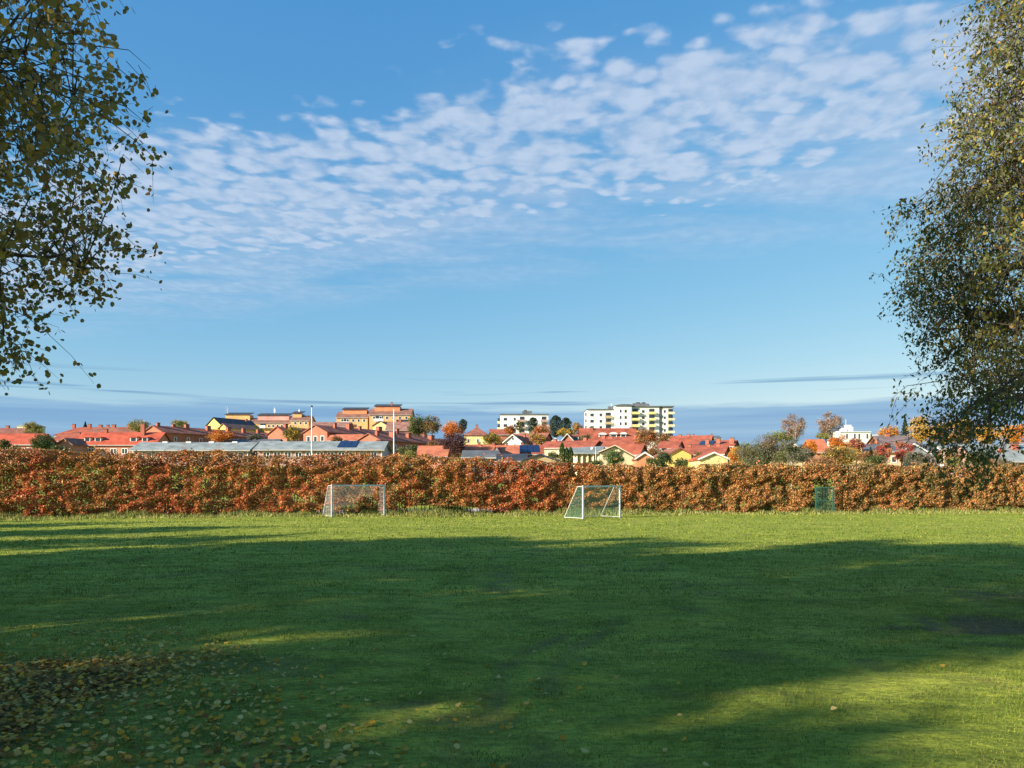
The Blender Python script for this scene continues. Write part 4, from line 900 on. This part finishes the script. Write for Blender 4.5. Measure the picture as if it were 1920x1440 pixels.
    T('tree', 'russet tree behind the hanging branch at right', 1805, 778, 838, 54, 180, BRN + GLD)
    T('tree', 'golden tree near the right edge', 1852, 792, 838, 46, 175, GLD)
    T('tree', 'orange-gold tree at the right edge', 1900, 790, 838, 60, 170, GLD + ORG)
    T('shrub', 'grey twiggy shrub above the hedge left of the wooden pole', 1735, 846, 880, 50, 78, WIL + BAR, 'bare', 'shrub')
    T('shrub', 'yellow-green shrub right of the wooden pole', 1788, 856, 880, 36, 76, LIM + OLV, 'bush', 'shrub')
    T('shrub', 'brown twiggy shrub above the hedge near the right edge', 1870, 860, 884, 70, 74, BRN + WIL, 'bush', 'shrub')
    # garden greenery that fills the gaps between the roofs
    G = 'garden trees between the roofs'
    for px_, py_, Y, w_, pal_, lab in ((30, 838, 140, 40, OLV, 'olive tree below the leftmost red roof'), (110, 838, 140, 40, GRN, 'low green tree right of the dark green one'), (205, 806, 262, 30, LIM, 'olive-gold tree top behind the bright red roof'),
            (480, 800, 290, 34, OLV, 'olive tree under the long ochre terrace'), (745, 812, 240, 38, BRN, 'russet tree below the tallest ochre terrace'), (765, 838, 165, 44, OLV, 'olive tree right of the grey terrace end'), (860, 836, 170, 30, BRN, 'russet tree behind the purple one'),
            (930, 822, 215, 40, BRN, 'dull russet tree right of the yellow villa'), (1000, 840, 158, 26, BRN, 'small russet tree beside the solar roof'), (1038, 848, 130, 26, OLV, 'olive tree left of the thujas'), (1092, 828, 190, 30, BRN, 'russet tree left of the arched dormers'),
            (1225, 840, 140, 30, BRN, 'russet tree beside the orange brick gable'), (1245, 824, 215, 40, BRN, 'dull russet tree at the foot of the tall block'), (1308, 850, 118, 24, OLV, 'olive shrub tree between the two yellow gables'), (1385, 842, 130, 46, GLD, 'golden tree left of the willow'),
            (1402, 836, 160, 60, OLV, 'olive tree rising behind the willow'), (1440, 838, 150, 70, WIL, 'grey-olive tree behind the middle of the willow'), (1505, 842, 100, 50, WIL, 'grey tree between willow and vivid orange tree'), (1590, 842, 95, 60, GLD, 'golden tree below the red-orange one'),
            (1628, 846, 88, 44, BRN, 'russet shrub tree left of the green shrub'), (1715, 852, 84, 46, WIL, 'grey-brown shrub tree under the pale grey gable'), (1780, 846, 95, 50, BRN, 'russet tree at the wooden pole'), (1830, 850, 90, 50, OLV, 'olive tree behind the hanging branch'), (1546, 862, 66, 60, BRN, 'brown shrub right behind the gate')):
        T('garden_tree', lab, px_, py_ - 5, py_ + 28, w_, Y, pal_, 'round', 'tree', G)

# ------------------------------------------------------------------ near trees
def near_tree(name, label, base, height, prof, nclus, per, lsize, pal, tmpl, floor=None, seed=1, parts=0, trans=.35, spread=.42, weights=None, t0=.14, extra=()):
    """trunk, curved limbs, twigs to leaf sprays; prof: (z, radius) pairs of the crown"""
    r = np.random.default_rng(seed); bx, by = base; bz = gz(bx, by)
    root = empty(name, (bx, by, bz)); tag(root, label, 'tree')
    pz, pr = np.array(prof).T; Rz = lambda z: np.interp(z, pz, pr)
    # cluster centres
    C = []
    while len(C) < nclus:
        z = pz[0] + r.random() * (pz[-1] - pz[0]); R0 = Rz(z); a = r.random() * 6.283
        q = math.sqrt(r.random()) ** .8
        if r.random() > (R0 / pr.max()) ** 1.3 + .05: continue
        lump = .86 + .22 * vnoise(np.array([a * 2.2]), np.array([z * 1.1]), 1., seed + 70)[0]
        p = np.array([math.cos(a) * q * R0 * lump, math.sin(a) * q * R0 * lump, z])
        if floor is not None and p[2] < floor(q * R0): continue
        C.append(p)
    for ex, ey, ez, sx, sy, sz, cnt in extra: C += [np.array([ex, ey, ez]) + r.normal(size=3) * np.array([sx, sy, sz]) for _ in range(cnt)]
    C = np.array(C)
    wood = MB(); tr = height * .016
    tp = [np.array([.08 * math.sin(t * 5), .08 * math.cos(t * 4), t * height * .94]) for t in np.linspace(0, 1, 9)]
    wood.tube(tp, [tr * (1.25 - t) ** 1.1 + .01 for t in np.linspace(0, 1, 9)], 10); wood.v = [(x, y, z - .1) for x, y, z in wood.v]
    nodes = []; limbs = MB()
    for i in range(30):
        t = t0 + (.92 - t0) * i / 30; z0 = t * height; a = i * 2.4 + r.random() * .7; zt = z0 + (.5 + r.random() * 1.2) * (1 - .5 * t); Rr = float(Rz(zt)) * (.72 + .2 * r.random())
        if Rr < .3: continue
        p0 = np.array([0, 0, z0]); e = np.array([math.cos(a) * Rr, math.sin(a) * Rr, zt - .25 * Rr * (1 - t)]); m1 = p0 * .55 + e * .45 + np.array([0, 0, .3 + .12 * Rr])
        pts = []
        for s in np.linspace(0, 1, 16):
            p = (1 - s) ** 2 * p0 + 2 * s * (1 - s) * m1 + s * s * e + (r.normal(size=3) * .035 if 0 < s < 1 else 0); pts.append(p); nodes.append(p) if s > .15 else None
        r0 = tr * .42 * (1 - t * .6); limbs.tube(pts, [r0 * (1 - .85 * s) for s in np.linspace(0, 1, 16)], 6)
    for ex, ey, ez, sx, sy, sz, cnt in extra:             # drooping boughs that carry the lowest sprays
        p0, e = np.array([0, 0, ez + 1.0]), np.array([ex, ey, ez + .1]); m1 = np.array([ex * .6, ey * .6, ez + 1.15])
        pts = [(1 - q) ** 2 * p0 + 2 * q * (1 - q) * m1 + q * q * e for q in np.linspace(0, 1, 12)]; nodes += pts[3:]
        limbs.tube(pts, [tr * .22 * (1 - .88 * q) for q in np.linspace(0, 1, 12)], 6)
    nodes = np.array(nodes); twigs = MB(); P = []; AX = []
    for c in C:
        dd = np.linalg.norm(nodes - c, axis=1) + np.maximum(0, nodes[:, 2] - c[2]) * -.15; k = int(r.choice(np.argsort(dd)[:9])); n0 = nodes[k]
        out = np.array([c[0], c[1], 0]); out /= np.linalg.norm(out) + 1e-6
        tip = c + out * .22 + np.array([0, 0, -.18]); mid = (n0 + c) / 2 + np.array([0, 0, .16]) + r.normal(size=3) * .06
        pts = [n0, mid, c, tip]; twigs.tube(pts, [.011, .008, .005, .002], 3, False)
        for _ in range(4):
            s = .35 + .65 * r.random(); q = mid + (tip - mid) * s; e = q + r.normal(size=3) * spread * np.array([.62, .62, .45]) + np.array([0, 0, -.12]) + out * .1
            twigs.tube([q, (q + e) / 2 + np.array([0, 0, .04]), e], [.004, .003, .0015], 3, False)
            m = max(1, per // 4); tt = .15 + .9 * r.random(m)
            pp = q + (e - q) * tt[:, None] + r.normal(size=(m, 3)) * .055; P.append(pp)
    P = np.concatenate(P); n = len(P)
    nr = r.normal(size=(n, 3)); nr[:, 2] = nr[:, 2] * .8 + .25; nr /= np.linalg.norm(nr, axis=1, keepdims=True)
    dn = np.tile(np.array([[0, 0, -1.]]), (n, 1)) + r.normal(size=(n, 3)) * .6; u = dn - (dn * nr).sum(1, keepdims=True) * nr; u /= np.linalg.norm(u, axis=1, keepdims=True) + 1e-6; v = np.cross(nr, u)
    s = lsize * (.6 + .75 * r.random(n)); patch = vnoise(P[:, 0] * 1.0 + P[:, 1] * .7, P[:, 2], 1.2, seed + 80)
    idx = r.choice(len(pal), n, p=weights)
    cols = jitter_cols(pal, idx, .25, r)
    lm = leaf_mat(name + '_leaf', trans, .45, .35)
    rest = np.ones(n, bool)
    if parts:                                          # leaves standing out against the sky nearest the camera: parts of their own
        W = P + np.array([bx, by, bz]); ix = 960 + F * W[:, 0] / W[:, 1]; iy = HZ - F * (W[:, 2] - CZ) / W[:, 1]
        ok = np.where((ix > 5) & (ix < 1915) & (iy > 5) & (iy < 1400))[0]; o_ = ok[np.argsort(-(s[ok] / W[ok, 1]))][:parts]; rest[o_] = False
        from mathutils import Matrix, Vector
        base_me = {}
        for j in range(len(pal)):
            base_me[j] = poly_mesh('leaf', tmpl, np.zeros((1, 3)), np.array([[1., 0, 0]]), np.array([[0, 1., 0]]), np.array([pal[j]]), .3); base_me[j].materials.append(lm)
        for i in o_:
            o = link('leaf', base_me[int(idx[i])], None, root); uu, vv = Vector(u[i]), Vector(v[i])
            m3 = Matrix((uu, vv, uu.cross(vv))).transposed().to_4x4(); m3.translation = Vector(P[i]); o.matrix_local = m3 @ Matrix.Scale(float(s[i]), 4)
    me = poly_mesh('crown', tmpl, P[rest], u[rest] * s[rest, None], v[rest] * s[rest, None], cols[rest], .3)
    cr = link('crown', me, lm, root); cr['kind'] = 'stuff'
    wood.build('trunk', BARK(), root, True); limbs.build('limbs', BARK(), root, True); tw = twigs.build('twigs', BARK(), root); tw['kind'] = 'stuff'
    return root

def build_near_trees():
    asp = [(.36, .26, .07), (.26, .22, .06), (.5, .32, .07), (.62, .38, .06), (.28, .17, .06)]
    near_tree('aspen_tree', 'overhanging aspen with yellowing round leaves at upper left', (-7.3, 7.6), 10.5,
              [(2.95, 1.5), (3.4, 2.2), (4.0, 2.85), (4.7, 3.3), (5.4, 3.62), (6.2, 3.5), (7.2, 2.9), (8.6, 2.0), (10.3, .5)], 1150, 38, .060, asp, ROUND6, seed=3, parts=300, trans=.45, spread=.35, weights=[.34, .3, .16, .08, .12])
    app = [(.10, .12, .034), (.14, .155, .04), (.25, .225, .05), (.40, .31, .06), (.06, .075, .03), (.38, .22, .07)]
    near_tree('leafy_tree', 'dense olive-green tree with drooping branch at the right edge', (9.2, 10.6), 12,
              [(2.75, 2.6), (3.3, 3.0), (4.6, 3.35), (5.6, 3.55), (6.2, 3.55), (6.9, 3.1), (7.5, 2.85), (9, 2.4), (11.6, .7)], 2500, 44, .060, app, KITE,
              floor=lambda q: 2.75 if q > 2.4 else 3.15, extra=[(-3.4, -.95, 2.3, .22, .35, .27, 22), (-3.0, -.6, 2.75, .3, .4, .2, 12), (-2.4, -1.4, 2.6, .4, .3, .12, 5)], seed=5, parts=120, trans=.33, spread=.4, weights=[.30, .27, .22, .09, .09, .03], t0=.27)

def build_shade_trees():
    # the row of trees left of the view whose shadows lie across the lawn
    specs = [(-22, -7.4, 11.2, 3.4), (-34, -10.6, 21, 5.2), (-35, -2.5, 20, 4.8), (-34, 4, 17, 4.2), (-25, -6.4, 19.5, 4.8), (-26, -.8, 19, 4.5), (-25, 3.4, 16.5, 4.2), (-26, 7.5, 13, 4), (-25, 11.2, 10.5, 3.5), (-27, 17.5, 8.5, 3), (-30, 24, 8, 2.8), (-33, 30, 6, 2.6), (-37, 36, 4.6, 2.4), (-9, -17, 16, 4.5), (4, -15, 17, 4.5), (16, -14, 15, 4.2)]  # those behind the camera are added, to block sky fill on the lawn
    for i, (x, y, h, rr) in enumerate(specs):
        r = np.random.default_rng(100 + i); zg = gz(x, y); root = empty('shade_tree', (x, y, zg))
        tag(root, 'broad tree standing left of the lawn, outside the picture, shading the grass' if x < -15 else 'unseen broad tree added behind the viewpoint to block sky light', 'tree', 'trees left of the lawn outside the picture' if x < -15 else 'unseen trees added behind the viewpoint')
        m = 60; d = r.normal(size=(m, 3)); d /= np.linalg.norm(d, axis=1, keepdims=True); cz = h * .56; rz = h * .45
        cc = d * (r.random(m) ** .4)[:, None] * np.array([rr, rr, rz]) * .88; cs = .45 + .5 * r.random(m); n = int(250 * rr * h)
        k = r.integers(0, m, n); P = cc[k] + r.normal(size=(n, 3)) * cs[k, None] * .5; P[:, 2] += cz
        u, v = rand_axes(n, .2, r); s = .2 + .12 * r.random(n)
        link('crown', poly_mesh('crown', DIAMOND, P, u * s[:, None], v * (s * 1.2)[:, None], jitter_cols(OLV, r.integers(0, 3, n), .3, r)), leaf_mat('far_leaf'), root)
        mb = MB(); mb.tube([(0, 0, -.1), (.1, 0, h * .4), (0, 0, h * .85)], [.28, .2, .05], 8)
        for c in cc[:16]: mb.tube([(0, 0, max(1.5, c[2] + cz - 2)), (c[0] * .5, c[1] * .5, c[2] + cz - .6), (c[0], c[1], c[2] + cz)], [.1, .07, .02], 5)
        mb.build('trunk', BARK(), root, True)

# ------------------------------------------------------------------ assemble
build_ground()
GATE_X = XP(1546.5, float(hedge_y(22.5)) - .95)
build_hedge(-45, 52, 440000, 'long copper and russet hedge running behind both goals')
build_houses(); build_hall(); build_towers()
build_far_trees()
build_near_trees(); build_shade_trees()
build_goal(672.5, 48.5, R(-31), 3.45, 2.0, .75, 1.85, (.72, .72, .68), 'white goal with white net, left of the two', 'net_white')
build_goal(1128.5, 47.2, R(-36), 3.05, 2.02, .5, 1.75, (.09, .24, .17), 'white goal with green net turned to the right', 'net_green')
build_gate(); build_lamp()
build_pole(584.5, 764, 76, 'white flagpole with black knob, left of the two', True)
build_pole(738.5, 769, 76, 'white flagpole with plain top, right of the two', False)
build_grass(); build_fallen_leaves()
